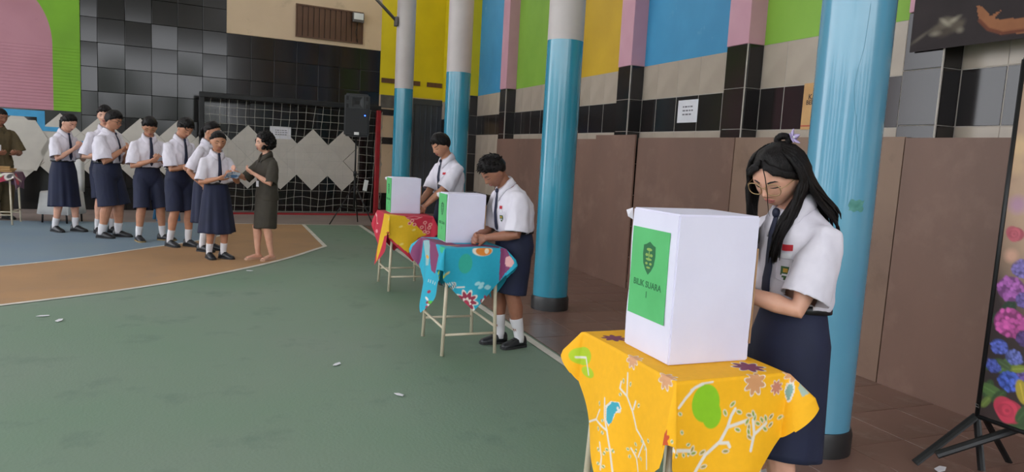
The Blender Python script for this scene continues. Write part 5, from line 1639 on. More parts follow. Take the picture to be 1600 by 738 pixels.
        d1 = V((0, -0.95, -0.05)).normalized()
        for k in range(90):
            ph = rng.uniform(-0.06 * PI, 1.06 * PI)
            f_ = max(0.0, math.sin(ph))
            th = 0.98 + 0.55 * (1 - f_) + rng.uniform(-0.10, 0.035)
            d0 = V((math.sin(th) * math.cos(ph), math.sin(th) * math.sin(ph), math.cos(th)))
            mid_ = V((d0.x * 0.9, -0.15, 0.75)).normalized() if f_ > 0.35 else V((d0.x, -0.2, 0.25)).normalized()
            pts = []
            for t in (0, 0.2, 0.45, 0.7, 1.0):
                d_ = (d0 * (1 - t) ** 2 + mid_ * (2 * t * (1 - t)) + d1 * t * t).normalized()
                p_ = head_pt(math.acos(max(-1, min(1, d_.z))), math.atan2(d_.y, d_.x))
                n__ = V((p_.x / 0.37, p_.y / 0.46, p_.z / 0.5)).normalized()
                pts.append(hw(*(p_ + n__ * (0.012 + 0.035 * min(1, t * 4)))))
            cb_.tube(pts, [0.006 * hh, 0.016 * hh, 0.02 * hh, 0.02 * hh, 0.015 * hh], 5)
        cb_.build('combed_hair', M_hair, bo, True)
        MB().sphere(hw(-0.22, -0.25, 0.36) if sp.get('clip') else base, (0.05 * hh, 0.05 * hh, 0.05 * hh), 8, 6).build('hair_tie', M_lilac if sp.get('clip') else M_blackp, bo, True)
    if hst == 'bob':
        bb = MB()
        for k in range(260):
            ph = rng.uniform(PI * 0.86, PI * 2.14)
            th = rng.uniform(0.35, 2.15)
            p = head_pt(th, ph); d = V((p.x / 0.37, p.y / 0.46, p.z / 0.5)).normalized()
            q = p + d * rng.uniform(0.06, 0.14)
            bb.sphere(hw(*q), rng.uniform(0.07, 0.115) * hh, 7, 5)
        bb.build('curls', M_hair, bo, True)
    # --- shirt
    loose = sp.get('loose', 1.0)
    sh_m = {'teacher': M_khaki, 'man': M_khaki2}.get(outfit, M_shirt)
    sh = MB(); rings = []
    tuck = outfit not in ('teacher', 'man')
    sprof = [(0.225, .086, .067), (0.25, .089, .070), (0.30, .092, .074), (0.42, .092, .072), (0.55, .093, .072), (0.7, .096, .074), (0.85, .092, .062), (0.93, .066, .048), (0.985, .042, .040)]
    if not tuck: sprof = [(-0.18, .098, .080), (-0.05, .097, .079), (0.12, .091, .071), (0.3, .083, .065)] + sprof[3:]
    for f, rx, ry in sprof:
        c, Lx, Dx = lv(f)
        k_ = loose if f < 0.8 else 1.0
        rings.append(ering(c + Dx * (0.004 * H if 0.2 < f < 0.5 and tuck else 0), Lx, Dx, rx * H * (1 + (W - 1) * 0.8) * k_, ry * H * W * k_, 32, 2.4))
    sh.loft(rings)
    cut = []
    sl = sp.get('sleeve', 0.72)
    for s, e, side, fat, c, Lx in sleeves:
        en = s.lerp(e, sl)
        ax = (e - s).normalized()
        sf = sp.get('sflare', 1.0) * fat
        drop = V((0, 0, -0.012 * H)) * sl
        sh.tube([c + Lx * (side * shw * 0.5), s + V((0, 0, 0.002 * H)), s.lerp(e, sl * 0.4) + drop * 0.3, s.lerp(e, sl * 0.75) + drop * 0.7, en + drop], [0.038 * H * fat, 0.036 * H * fat, 0.0415 * H * sf, 0.0455 * H * sf, 0.048 * H * sf], 18)
        cut.append((en + drop, ax, 0.055 * H * sf))
    if not tuck: cut.append((lv(-0.18)[0], -dr(a0), 0.11 * H))
    so = remesh(sh, 0.009 if vox < 0.0055 else 0.011, 'shirt', sh_m, root, smooth=5, fac=0.5, cutters=cut, folds=0.0055 * H * sp.get('crease', 1.0), seed=rng.uniform(0, 50), solid=0.003)
    bm = bmesh.new(); bm.from_mesh(so.data); bvh = BVHTree.FromBMesh(bm); bm.free()
    _e = [(s.lerp(e, sl * 0.93), (e - s).normalized()) for s, e, side, fat, c, Lx in sleeves]
    def skip_shirt(p):
        if (p - nb).dot(dr(a2)) > -0.012 * H: return True
        if p.z < pel.z: return True
        for en_, ax_ in _e:
            d_ = p - en_
            if d_.dot(ax_) > 0 and (d_ - ax_ * d_.dot(ax_)).length < 0.06 * H: return True
        for k_ in ('R', 'L'):
            a_, b_ = el_[k_], wr_[k_]
            t_ = (p - a_).dot(b_ - a_) / (b_ - a_).length_squared
            if 0.0 < t_ and (p - a_.lerp(b_, min(t_, 1.8))).length < 0.035 * H: return True
        return False
    tuck_in(bo, so, skip_shirt)
    c1_, L1_, D1_ = lv(0.8)
    def on_front(f, lat, off=0.004):
        c, Lx, Dx = lv(f)
        o_ = c + Lx * lat * H
        h = bvh.ray_cast(o_ + Dx * 0.5, -Dx)
        return (h[0] + h[1] * off, h[1]) if h[0] else (o_ + Dx * 0.07 * H, Dx)
    # collar: two turned-down wings round the neck
    upd = dr((a2 + a3) / 2)
    Dc = DD(a3 * 0.6 + a2 * 0.4, Lt)
    cl = MB(); rin, rfold, rout = [], [], []
    n_ = 27
    for k in range(n_):
        a = PI / 2 + R(10) + (2 * PI - R(20)) * k / (n_ - 1)
        fr = math.sin(a)
        dirn = Lt * math.cos(a) + Dc * math.sin(a)
        nbc = nb + upd * 0.0
        pt = max(0.0, 1 - abs(k if k < n_ / 2 else n_ - 1 - k) / 4.0)
        rin.append(nbc + dirn * 0.039 * H + upd * (-0.004 - 0.018 * max(0, fr) ) * H)
        rfold.append(nbc + dirn * (0.0405 + 0.003 * max(0, fr)) * H + upd * (0.022 - 0.020 * max(0, fr)) * H)
        q = nbc + dirn * (0.054 + 0.010 * pt) * H + upd * (-0.012 - 0.026 * max(0, fr) - 0.020 * pt) * H
        h = bvh.find_nearest(q)
        if h[0]: q = h[0] + h[1] * 0.004
        rout.append(q)
    cl.loft([rin, rfold, [f.lerp(o_, 0.3) + (f - nb).normalized() * 0.002 * H for f, o_ in zip(rfold, rout)], rout], cap=False, closed=False)
    co = cl.build('collar', sh_m, so, True)
    m_ = co.modifiers.new('thickness', 'SOLIDIFY'); m_.thickness = 0.003; m_.offset = 1
    if hst == 'long':
        def off_cloth(p, m=0.010):
            h = bvh.find_nearest(p)
            if h[0] is not None and (p - h[0]).dot(h[1]) < m and (p - h[0]).length < 0.09: return h[0] + h[1] * m
            return p
        def strand(ph, th0, drop, zend, rad, spread):
            pts = []
            for t in (0.0, 0.33, 0.66, 1.0):
                th = th0 + (1.62 - th0) * t
                p = head_pt(th, ph); d = V((p.x / 0.37, p.y / 0.46, p.z / 0.5)).normalized()
                pts.append(HM @ ((p + d * (0.05 + 0.05 * t)) * hh))
            a = pts[-1]
            e = V((drop[0], drop[1], zend)) + V((rng.gauss(0, 1), rng.gauss(0, 1), 0)) * spread
            for k in range(1, 9):
                t = k / 8
                s_ = t * t * (3 - 2 * t)
                q = V((a.x + (e.x - a.x) * s_, a.y + (e.y - a.y) * s_, a.z + (e.z - a.z) * t))
                q += V((0.006 * math.sin(5 * t + ph * 7), 0.006 * math.sin(4 * t + th0 * 9), 0))
                pts.append(off_cloth(q, 0.008 + 0.012 * rng.random()))
            hb_.tube(pts, [rad * r for r in (0.4, 0.9, 1, 1, 1, 1, 1, 0.95, 0.85, 0.7, 0.45, 0.12)], 6)
        ch = lv(0.72)
        fr_ = ch[0] + ch[2] * 0.075 * H
        for nm, n_, phr, thr, tx_, ty_, z0, z1 in (
                ('left_front_hair', 62, (PI * 0.95, PI * 1.16), (0.45, 1.0), -0.026, 0.0, 0.62, 0.80),
                ('right_front_hair', 46, (-0.10 * PI, PI * 0.12), (0.45, 1.0), 0.062, 0.0, 0.60, 0.78),
                ('back_hair', 100, (PI * 1.02, PI * 1.98), (0.35, 1.0), 0.0, -1, 0.80, 0.94)):
            hb_ = MB()
            for k in range(n_):
                ph = rng.uniform(*phr); th0 = rng.uniform(*thr)
                f_ = rng.uniform(z0, z1)
                c_, Lx, Dx = lv(f_)
                if ty_ == 0: dp = c_ + Lx * (tx_ * H) + Dx * 0.080 * H
                else: dp = c_ + Lx * (math.cos(ph) * 0.062 * H) - Dx * 0.066 * H
                strand(ph, th0, (dp.x, dp.y), dp.z, 0.0085 * rng.uniform(0.7, 1.2), 0.011 if ty_ == 0 else 0.006)
            hb_.build(nm.split('_', 1)[1] if nm != 'back_hair' else nm, M_hair, bo, True)
        # locks swept from the parting over the temples
        fr2 = MB()
        for sx in (-1, 1):
            for k in range(26):
                x0 = 0.02 + 0.05 * rng.random()
                pts = []
                ph1 = PI / 2 - sx * (PI * rng.uniform(0.43, 0.52))
                for t in (0, 0.3, 0.6, 1.0):
                    ph = PI / 2 - sx * 0.12 + (ph1 - PI / 2) * t
                    th = rng.uniform(0.62, 0.95) * (1 - t) + 1.55 * t if t < 1 else 1.6
                    p = head_pt(th, ph); d = V((p.x / 0.37, p.y / 0.46, p.z / 0.5)).normalized()
                    pts.append(HM @ ((p + d * 0.055) * hh))
                fr2.tube(pts, [0.004, 0.008, 0.009, 0.006], 6)
        fr2.build('parted_hair', M_hair, bo, True)
        # one thin wisp across the cheek
        MB().tube([HM @ (q * hh) for q in (V((-0.03, 0.36, 0.36)), V((-0.10, 0.46, 0.22)), V((-0.12, 0.52, 0.0)), V((-0.09, 0.54, -0.2)), V((-0.05, 0.53, -0.38)), V((-0.03, 0.50, -0.5)))], [0.002, 0.0018, 0.0016, 0.0014, 0.0012, 0.0006], 5).build('wisp', M_hair, bo, True)
        kn = MB()
        for k in range(14):
            a_ = 2 * PI * k / 14
            kn.tube([HM @ (V((-0.02 + 0.10 * math.cos(a_ + t), -0.33 - 0.03 * math.sin(a_), 0.47 + 0.075 * math.sin(a_ + t))) * hh) for t in (0, 0.6, 1.2, 1.8)], 0.055 * hh, 6)
        kn.build('hair_knot', M_hair, bo, True)
        fo = MB()
        FC = HM @ (V((-0.16, -0.34, 0.50)) * hh)
        FN = (HM.to_3x3() @ V((-0.85, -0.1, 0.35))).normalized()
        fx1, fy1 = frame_of(FN)
        for k in range(5):
            a_ = 2 * PI * k / 5 + 0.3
            u_ = fx1 * math.cos(a_) + fy1 * math.sin(a_); w_ = FN.cross(u_)
            prf = [(0.002, 0.003), (0.010, 0.009), (0.018, 0.0095), (0.027, 0.004), (0.030, 0.0005)]
            fo.loft([[FC + u_ * r_ + w_ * (wd * sx) + FN * (0.008 + 0.012 * (r_ / 0.03) ** 2 + dz) for sx, dz in ((-1, 0), (0, -0.002), (1, 0), (0, 0.0015))] for r_, wd in prf])
        fl_o = fo.build('flower_clip', M_lilac, root, True)
        MB().sphere(FC + FN * 0.012, 0.005, 8, 6).build('flower_centre', M_paper, fl_o, True)
    # placket and pocket details
    if sp.get('tie', tuck):
        tp = []
        for f in (0.965, 0.93, 0.85, 0.72, 0.6, 0.48, 0.38, sp.get('tie_end', 0.27)):
            p, nrm = on_front(f, sp.get('tie_x', 0.0), 0.006)
            tp.append(p)
        if sum((a0, a1, a2)) > R(30):      # a bowed trunk: the tie swings free
            y_ = max(p.y for p in tp[2:4])
            tp = [p if i < 3 else V((p.x, max(p.y, y_ - 0.012 * i), p.z)) for i, p in enumerate(tp)]
        tw_ = sp.get('tie_w', 1.0)
        MB().tube(tp, [(w * H * tw_, 0.0022 * H) for w in (.008, .0085, .011, .0125, .014, .0155, .016, .004)], 8, ref=Dc).build('tie', M_tie, root, True)
        MB().sphere(tp[0] + Dc * 0.002 * H, (0.011 * H, 0.008 * H, 0.012 * H), 10, 8).build('tie_knot', M_tie, root, True)
    if sp.get('badge'):
        def patch(f, lat, w, h_, m, name, par, off):
            mb = MB(); n1 = 6; pts = []
            for i in range(n1 + 1):
                for j in range(n1 + 1):
                    q, _n = on_front(f + (i / n1 - 0.5) * h_, lat + (j / n1 - 0.5) * w, off)
                    pts.append(q)
            fs = []
            for i in range(n1):
                for j in range(n1):
                    if name == 'badge' and i < 2 and (j < 2 - i or j > n1 - 3 + i): continue
                    fs.append((i * (n1 + 1) + j, i * (n1 + 1) + j + 1, (i + 1) * (n1 + 1) + j + 1, (i + 1) * (n1 + 1) + j))
            mb.add(pts, fs)
            return mb.build(name, m, par, True)
        bx = sp.get('badge_x', -0.045)
        patch(0.78, bx, 0.024, 0.035, M_flagr, 'flag_patch', so, 0.0035)
        patch(0.735, bx, 0.024, 0.03, M_paper, 'flag_patch', so, 0.0035)
        b_ = patch(0.56, bx, 0.026, 0.12, M_badge, 'badge', so, 0.004)
        patch(0.585, bx, 0.014, 0.035, M_badgey, 'badge_emblem', b_, 0.0055)
        patch(0.545, bx, 0.018, 0.016, M_paper, 'badge_scroll', b_, 0.0055)
        # pocket seam
        mb = MB()
        for l0, l1 in (((0.69, bx - 0.028), (0.69, bx + 0.028)), ((0.69, bx - 0.028), (0.5, bx - 0.028)), ((0.69, bx + 0.028), (0.5, bx + 0.028)), ((0.5, bx - 0.028), (0.48, bx)), ((0.5, bx + 0.028), (0.48, bx))):
            mb.tube([on_front(l0[0] + (l1[0] - l0[0]) * t / 4, l0[1] + (l1[1] - l0[1]) * t / 4, 0.001)[0] for t in range(5)], 0.0016, 5)
        mb.build('pocket_seam', M_shirt, so, True)
    # --- lower garments
    if outfit in ('skirt', 'teacher'):
        sk = MB(); rings = []
        hem = sp.get('hem', 0.205) * H
        mid = V(((leginfo[0][2].x + leginfo[1][2].x) / 2, (leginfo[0][2].y + leginfo[1][2].y) / 2, hem))
        top = lv(0.26 if tuck else 0.15)
        n_ = 72
        amp = sp.get('pleat', 0.05); npl = sp.get('npl', 9)
        wx, wy = (0.122, 0.112) if outfit == 'skirt' else (0.090, 0.086)
        wx *= sp.get('hemw', 1.0); wy *= sp.get('hemw', 1.0)
        for i in range(25):
            t = i / 24
            hipf = min(1.0, t / 0.25)
            c = top[0].lerp(mid, t)
            W_ = sp.get('wide_low', W)
            rx = (.083 + (.104 - .083) * hipf + (wx - .104) * max(0, t - .25) / .75) * (1 + (W_ - 1) * .8)
            ry = (.065 + (.088 - .065) * hipf + (wy - .088) * max(0, t - .25) / .75) * W_
            if outfit == 'teacher':
                rx = .078 + .018 * math.sin(min(1, t / .4) * PI / 2) + (wx - .096) * max(0, t - .4) / .6
                ry = .062 + .018 * math.sin(min(1, t / .4) * PI / 2) + (wy - .080) * max(0, t - .4) / .6
            Lx = top[1].lerp(V((1, 0, 0)), t); Dx = top[2].lerp(V((0, 1, 0)), t)
            ring = []
            for k in range(n_):
                a = 2 * PI * k / n_
                w_ = amp * t ** 0.8 * (math.sin(npl * a + 1.1 + 0.8 * math.sin(2 * a + sp.get('seed', 1)) + 0.4 * t) + 0.5 * math.sin((npl * 1.7) * a + 2.0))
                if outfit == 'teacher': w_ *= 0.25
                ring.append(c + Lx * (rx * H * math.cos(a) * (1 + w_)) + Dx * (ry * H * math.sin(a) * (1 + w_)) + V((0, 0, 0.004 * H * math.sin(3 * a) * t)))
            rings.append(ring)
        sk.loft(rings, cap=False)
        ko = sk.build('skirt', M_navy if outfit == 'skirt' else M_khaki, root, True)
        tuck_in(bo, ko, lambda p: p.z > top[0].z or p.z < hem + 0.02 * H)
        m_ = ko.modifiers.new('thickness', 'SOLIDIFY'); m_.thickness = 0.004
    else:
        tr = MB(); rings = []
        for f, rx, ry in ((-0.30, .072, .062), (-0.16, .094, .074), (-0.02, .098, .077), (0.12, .091, .071), (0.26, .082, .063)):
            c, Lx, Dx = lv(f)
            rings.append(ering(c, Lx, Dx, rx * H * (1 + (W - 1) * .8), ry * H * W, 30, 2.3))
        tr.loft(rings)
        cut = []
        hem = sp.get('hem', 0.275) * H
        ft_ = sp.get('shortw', 1.0)
        for hpj, k, an, fd, fat in leginfo:
            if outfit == 'man':
                pts = [hpj, hpj.lerp(k, 0.5), k, k.lerp(an, 0.6), an]; rr_ = [.060, .056, .048, .043, .042]
            else:
                u_ = (k - hpj); tt = (hem - hpj.z) / u_.z if abs(u_.z) > 1e-6 else 1
                en = hpj + u_ * tt
                pts = [hpj, hpj.lerp(en, 0.35), hpj.lerp(en, 0.7), en]; rr_ = [.058, .060 * ft_, .0605 * ft_, .062 * ft_]
            tr.tube(pts, [(r * H * fat * 0.98, r * H * fat * 1.06) for r in rr_], 18, ref=V((0, 1, 0)))
            cut.append((pts[-1], (pts[-1] - pts[-2]).normalized(), 0.08 * H * fat))
        lo_m = M_navy if outfit == 'shorts' else M_khaki2
        lo_ = remesh(tr, 0.009 if vox < 0.0055 else 0.011, 'shorts' if outfit == 'shorts' else 'trousers', lo_m, root, smooth=3, cutters=cut, folds=0.0022 * H, seed=rng.uniform(0, 50), fscale=10, solid=0.003)
        tuck_in(bo, lo_, lambda p: p.z > lv(0.2)[0].z or p.z < (hem + 0.02 * H if outfit == 'shorts' else 0.1 * H))
    if tuck:
        c, Lx, Dx = lv(0.21); c2, _, _ = lv(0.275)
        bs = sp.get('belt', 1.0)
        bl = MB().loft([ering(c, Lx, Dx, .0915 * H * (1 + (W - 1) * .8) * bs, .0715 * H * W * bs, 36), ering(c2, Lx, Dx, .090 * H * (1 + (W - 1) * .8) * bs, .0705 * H * W * bs, 36)], cap=False)
        bo_ = bl.build('belt', M_belt, root, True)
        m_ = bo_.modifiers.new('thickness', 'SOLIDIFY'); m_.thickness = 0.004; m_.offset = 1
    # --- socks and shoes
    for hpj, k, an, fd, fat in leginfo:
        if outfit in ('shorts', 'skirt'):
            up1 = an.lerp(k, sp.get('sock', 0.42))
            r1 = .0295 if sp.get('sock', 0.42) > 0.4 else .0265
            so_ = MB()
            so_.tube([an - V((0, 0, 0.02 * H)), an, an.lerp(up1, 0.5) + V((0, -0.002 * H, 0)), an.lerp(up1, 0.93), up1], [r * H * fat for r in (.0225, .0215, .0245, r1, r1 * 0.97)], 16)
            so_.build('sock', M_sock, root, True)
        if outfit != 'man' or True:
            s_ = fd.cross(V((0, 0, 1)))
            def shoe_ring(t, wdt, top, z0=0.0):
                c = V((an.x, an.y, 0)) + fd * (t * H)
                pr = [(-1, 0.0), (-1.0, 0.35), (-0.8, 0.75), (-0.4, 0.98), (0, 1.0), (0.4, 0.98), (0.8, 0.75), (1.0, 0.35), (1, 0.0)]
                return [c + s_ * (x * wdt * H) + V((0, 0, z0 + (top * H - z0) * y)) for x, y in pr]
            shoe_m = M_beige_s if outfit == 'teacher' else M_shoe
            z0 = 0.010 * H
            if outfit == 'teacher':
                up_rings = [(-.036, .012, .030), (-.030, .019, .032), (-.005, .0215, .022), (.03, .023, .021), (.065, .026, .026), (.092, .022, .021), (.104, .010, .014)]
            else:
                up_rings = [(-.040, .012, .044), (-.033, .020, .056), (-.012, .0225, .060), (.018, .0235, .054), (.045, .0255, .042), (.07, .027, .034), (.093, .023, .027), (.104, .011, .018)]
            MB().loft([shoe_ring(t, w_, tp, z0) for t, w_, tp in up_rings]).build('shoe', shoe_m, root, True)
            so2 = MB()
            out = [(t, w_ * 1.08) for t, w_, _ in up_rings]
            poly = [V((an.x, an.y, 0)) + fd * (t * H * 1.03) + s_ * (w_ * H) for t, w_ in out] + [V((an.x, an.y, 0)) + fd * (t * H * 1.03) - s_ * (w_ * H) for t, w_ in out[::-1]]
            n_ = len(poly)
            so2.add([p + V((0, 0, 0.001)) for p in poly] + [p + V((0, 0, z0 * 1.25)) for p in poly], [tuple(range(n_))[::-1], tuple(range(n_, 2 * n_))] + [(i, (i + 1) % n_, n_ + (i + 1) % n_, n_ + i) for i in range(n_)])
            so2.build('shoe_sole', sp.get('sole', M_sole) if outfit != 'teacher' else M_beige_s, root)
            if outfit in ('shorts', 'skirt'):
                lc = MB()
                for t in (0.018, 0.030, 0.042):
                    c = V((an.x, an.y, 0)) + fd * (t * H)
                    zt = (.054 - (t - .018) * .44) * H
                    lc.tube([c - s_ * 0.013 * H + V((0, 0, zt - 0.002 * H)), c + V((0, 0, zt + 0.003)), c + s_ * 0.013 * H + V((0, 0, zt - 0.002 * H))], 0.0026, 5)
                lc.build('shoelace', M_sole, root, True)
    # --- spectacles
    if sp.get('specs'):
        gm = M_gold if sp['specs'] == 'gold' else M_blackp
        gl = MB()
        yy = max(face_pt(0.15, 0.0).y, face_pt(0.05, 0.0).y) + 0.045
        for sx in (-1, 1):
            cpts = [hw(sx * (0.168 + 0.125 * math.copysign(abs(math.cos(a)) ** 0.8, math.cos(a))), yy - 0.03 * abs(0.168 + 0.125 * math.cos(a)) / 0.3, -0.02 + 0.105 * math.copysign(abs(math.sin(a)) ** 0.8, math.sin(a))) for a in [2 * PI * k / 24 for k in range(25)]]
            gl.tube(cpts, 0.008 * hh if gm is M_gold else 0.013 * hh, 6, cap=False)
            gl.tube([hw(sx * 0.293, yy - 0.03, 0.01), hw(sx * 0.345, yy - 0.10, 0.01), hw(sx * 0.372, 0.10, 0.005), hw(sx * 0.385, -0.03, 0.02), hw(sx * 0.38, -0.08, -0.05)], 0.007 * hh if gm is M_gold else 0.011 * hh, 6)
        gl.tube([hw(-0.045, yy, 0.0), hw(0, yy + 0.012, 0.02), hw(0.045, yy, 0.0)], 0.007 * hh, 6)
        go = gl.build('spectacles', gm, root, True)
        if sp['specs'] == 'gold':
            for sx in (-1, 1):
                ln = MB()
                ln.add([hw(sx * (0.168 + 0.118 * math.cos(a)), yy - 0.003 - 0.03 * abs(0.168 + 0.118 * math.cos(a)) / 0.3, -0.02 + 0.098 * math.sin(a)) for a in [2 * PI * k / 20 for k in range(20)]], [tuple(range(20))])
                ln.build('lens', M_lens, go)
    sp['out'] = dict(root=root, HM=HM, hh=hh, wr=wr_, el=el_, bvh=bvh, body=bo, lv=lv, nb=nb, on_front=on_front, shirt=so)
    return sp['out']

STU = 'students queueing by the goal'
VOT = 'students voting at the booths'
def arms(r, l, R_=None, L_=None):
    return {'R': dict(wrist=r, **(R_ or {})), 'L': dict(wrist=l, **(L_ or {}))}
IN_R = dict(hint=(0.7, -0.6, -0.7), palm=(-0.5, -0.2, 0.6)); IN_L = dict(hint=(-0.7, -0.6, -0.7), palm=(0.5, -0.2, 0.6))
READ = arms((0.035, 0.155, 0.695), (-0.035, 0.155, 0.695), IN_R, IN_L)
# the three voters
G = person(dict(loc=(1.995, 2.08), wide=1.02, wide_low=0.96, belt=0.965, face=(-0.985, 0.10), H=1.60, shw=0.103, outfit='skirt', hair='long', skin='light', vox=0.0048, seed=5, group=VOT,
    label='girl with long loose hair and glasses at the tall white booth',
    lean=(-3, 3, 11, 40), head=(22, 32, 0), hem=0.235, sleeve=0.80, sflare=1.22, hemw=0.93, specs='gold', badge=True, badge_x=-0.052, loose=1.02, pleat=0.022, npl=7,
    arms=arms((0.05, 0.17, 0.625), (-0.02, 0.19, 0.63), dict(hint=(0.7, -0.6, -0.6), curl=(35, 45, 30)), dict(hint=(-0.9, -1.0, -0.25), palm=(0.3, 0.4, -0.8), curl=(40, 50, 35))),
    feet=((0.055, 0.0, 8), (-0.055, 0.01, -8)), sock=0.5))
person(dict(loc=(1.985, 4.93), face=(-0.99, -0.12), H=1.50, wide=1.17, hh=0.148, outfit='shorts', hair='boy_spiky', skin='brown', vox=0.0055, seed=6, group=VOT,
    label='boy bending his head at the turquoise table',
    lean=(2, 12, 22, 40), head=(0, 42, 0), badge=True, loose=1.1, sleeve=0.9, sflare=1.1,
    arms=arms((0.03, 0.19, 0.565), (-0.045, 0.185, 0.56), dict(hint=(0.7, -0.6, -0.6)), dict(hint=(-0.7, -0.7, -0.5))),
    feet=((0.05, 0.03, 6), (-0.05, -0.03, -6)), sock=0.46))
B1 = person(dict(loc=(2.23, 7.5), face=(-0.92, -0.36), H=1.67, wide=1.05, hh=0.142, outfit='shorts', hair='boy', skin='tan', vox=0.006, seed=7, group=VOT,
    label='boy looking down beside the farthest booth, red and yellow cloth',
    lean=(0, 7, 14, 26), head=(-4, 26, 0), badge=True, loose=1.06, sleeve=0.9, sflare=1.1, tie_x=0.01,
    arms=arms((0.03, 0.215, 0.535), (-0.03, 0.225, 0.515), dict(hint=(0.7, -0.6, -0.6)), dict(hint=(-0.7, -0.7, -0.5)))))
# the queue
Q1 = person(dict(loc=(-2.25, 11.85), face=(0.80, -0.60), H=1.73, outfit='skirt', hair='pony', skin='light', seed=11, group=STU,
    label='girl with a ponytail at the left end of the queue', lean=(0, 3, 8, 22), head=(0, 28, 0), hem=0.215, sleeve=0.85, sflare=1.1, tail=0.9, arms=READ,
    feet=((0.06, -0.03, 10), (-0.055, 0.06, -8)), sock=0.3))
person(dict(loc=(-1.71, 11.70), face=(0.55, -0.83), H=1.84, outfit='shorts', hair='boy', skin='light', seed=12, group=STU, eyes='open',
    label='tall boy half hidden behind the boy with glasses', lean=(0, 2, 5, 12), head=(-35, 4, 0), sleeve=0.9, arms=arms((0.06, 0.13, 0.62), (-0.06, 0.14, 0.60), IN_R, IN_L), sock=0.3, tie=False))
person(dict(loc=(-1.60, 11.20), face=(0.93, -0.36), H=1.775, outfit='shorts', hair='boy', skin='tan', seed=13, group=STU, wide=1.22, specs='black', hem=0.25,
    label='stout boy with black glasses and tie, facing right', lean=(0, 2, 6, 18), head=(-4, 14, 0), sleeve=0.88, sflare=1.1, loose=1.04, arms=arms((0.045, 0.135, 0.685), (-0.03, 0.15, 0.67), IN_R, IN_L),
    feet=((0.055, -0.02, 6), (-0.055, 0.05, -6)), sock=0.28))
Q4 = person(dict(loc=(-1.07, 10.88), face=(0.42, -0.90), H=1.73, outfit='shorts', hair='boy', skin='tan', seed=14, group=STU, specs='gold', hem=0.26,
    label='boy in glasses standing astride, reading a slip', lean=(0, 2, 7, 24), head=(-18, 30, 0), sleeve=0.88, sflare=1.12, loose=1.04, arms=arms((0.03, 0.15, 0.64), (-0.045, 0.155, 0.65), IN_R, IN_L),
    feet=((0.075, 0.01, 2), (-0.10, 0.03, -48)), sock=0.32, sole=M_solew))
person(dict(loc=(-0.66, 10.34), face=(0.70, -0.71), H=1.74, outfit='shorts', hair='boy', skin='tan', seed=15, group=STU, hem=0.27,
    label='boy with folded arms and head turned down, mid queue', lean=(0, 3, 8, 24), head=(-4, 34, 0), sleeve=0.85, sflare=1.12, loose=1.03,
    arms=arms((-0.02, 0.125, 0.625), (0.03, 0.15, 0.61), dict(hint=(0.9, -0.5, -0.7)), dict(hint=(-0.9, -0.5, -0.7))), feet=((0.05, -0.03, 6), (-0.05, 0.05, -6)), sock=0.36))
person(dict(loc=(-0.31, 9.92), face=(0.88, -0.48), H=1.69, outfit='skirt', hair='pony', skin='tan', seed=16, group=STU, tail=0.5, eyes='open',
    label='girl behind the front girl, arm hanging down', lean=(0, 2, 5, 16), head=(0, 14, 0), hem=0.225, sleeve=0.85, sflare=1.1,
    arms=arms((0.11, 0.05, 0.50), (-0.06, 0.14, 0.60), dict(hint=(0.4, -1, -0.2), palm=(-1, 0, 0)), IN_L), feet=((0.05, 0.0, 6), (-0.05, 0.02, -6)), sock=0.42))
Q7 = person(dict(loc=(-0.18, 9.29), face=(0.40, -0.92), H=1.555, outfit='skirt', hair='pony', skin='tan', seed=17, group=STU, tail=0.3, clip=True, hh=0.148,
    label='small girl at the head of the queue taking a slip', lean=(0, 1, 4, 14), head=(-8, 16, 0), hem=0.205, hemw=1.12, sleeve=0.88, sflare=1.12,
    arms=arms((0.04, 0.15, 0.635), (-0.055, 0.175, 0.655), IN_R, IN_L), feet=((0.045, -0.01, 4), (-0.05, 0.03, -22)), sock=0.32))
TE = person(dict(loc=(0.40, 9.17), face=(-0.86, -0.50), H=1.555, outfit='teacher', hair='bob', skin='light', seed=18, eyes='open', hh=0.145,
    label='woman in dark olive uniform handing over a slip', lean=(0, 1, 3, 12), head=(-10, 2, 0), hem=0.255, sleeve=0.95, sflare=1.05, tie=False,
    arms=arms((0.055, 0.235, 0.69), (-0.045, 0.15, 0.685), dict(hint=(0.7, -0.5, -0.8), palm=(-0.5, 0, 0.6)), dict(hint=(-0.8, -0.6, -0.6), palm=(0.5, 0, 0.6))),
    feet=((0.045, 0.045, 6), (-0.04, -0.02, -14))))
MN = person(dict(loc=(-3.42, 13.38), face=(0.62, -0.78), H=1.76, outfit='man', hair='man', skin='brown', seed=19, wide=1.2,
    label='man in khaki uniform behind the table at the left edge', lean=(0, 2, 6, 20), head=(10, 14, 0), sleeve=0.9, sflare=1.1, tie=False,
    arms=arms((0.09, 0.16, 0.60), (-0.07, 0.17, 0.60), IN_R, IN_L)))
# lanyard and name card of the man
f1, n1 = MN['on_front'](0.9, 0.03, 0.006); f2, _ = MN['on_front'](0.55, 0.03, 0.008); f3, _ = MN['on_front'](0.9, -0.03, 0.006); f4, _ = MN['on_front'](0.55, 0.02, 0.008)
MB().tube([f1, MN['on_front'](0.7, 0.03, 0.008)[0], f2], 0.004, 6).build('lanyard', M_paper, MN['root'], True)
MB().box(f2 - V((0, 0, 0.05)), (0.06, 0.008, 0.09)).build('name_card', M_paper, MN['root'])
f1, n1 = TE['on_front'](0.28, 0.02, 0.012)
MB().box(f1, (0.05, 0.006, 0.07)).build('name_card', M_paper, TE['root'])

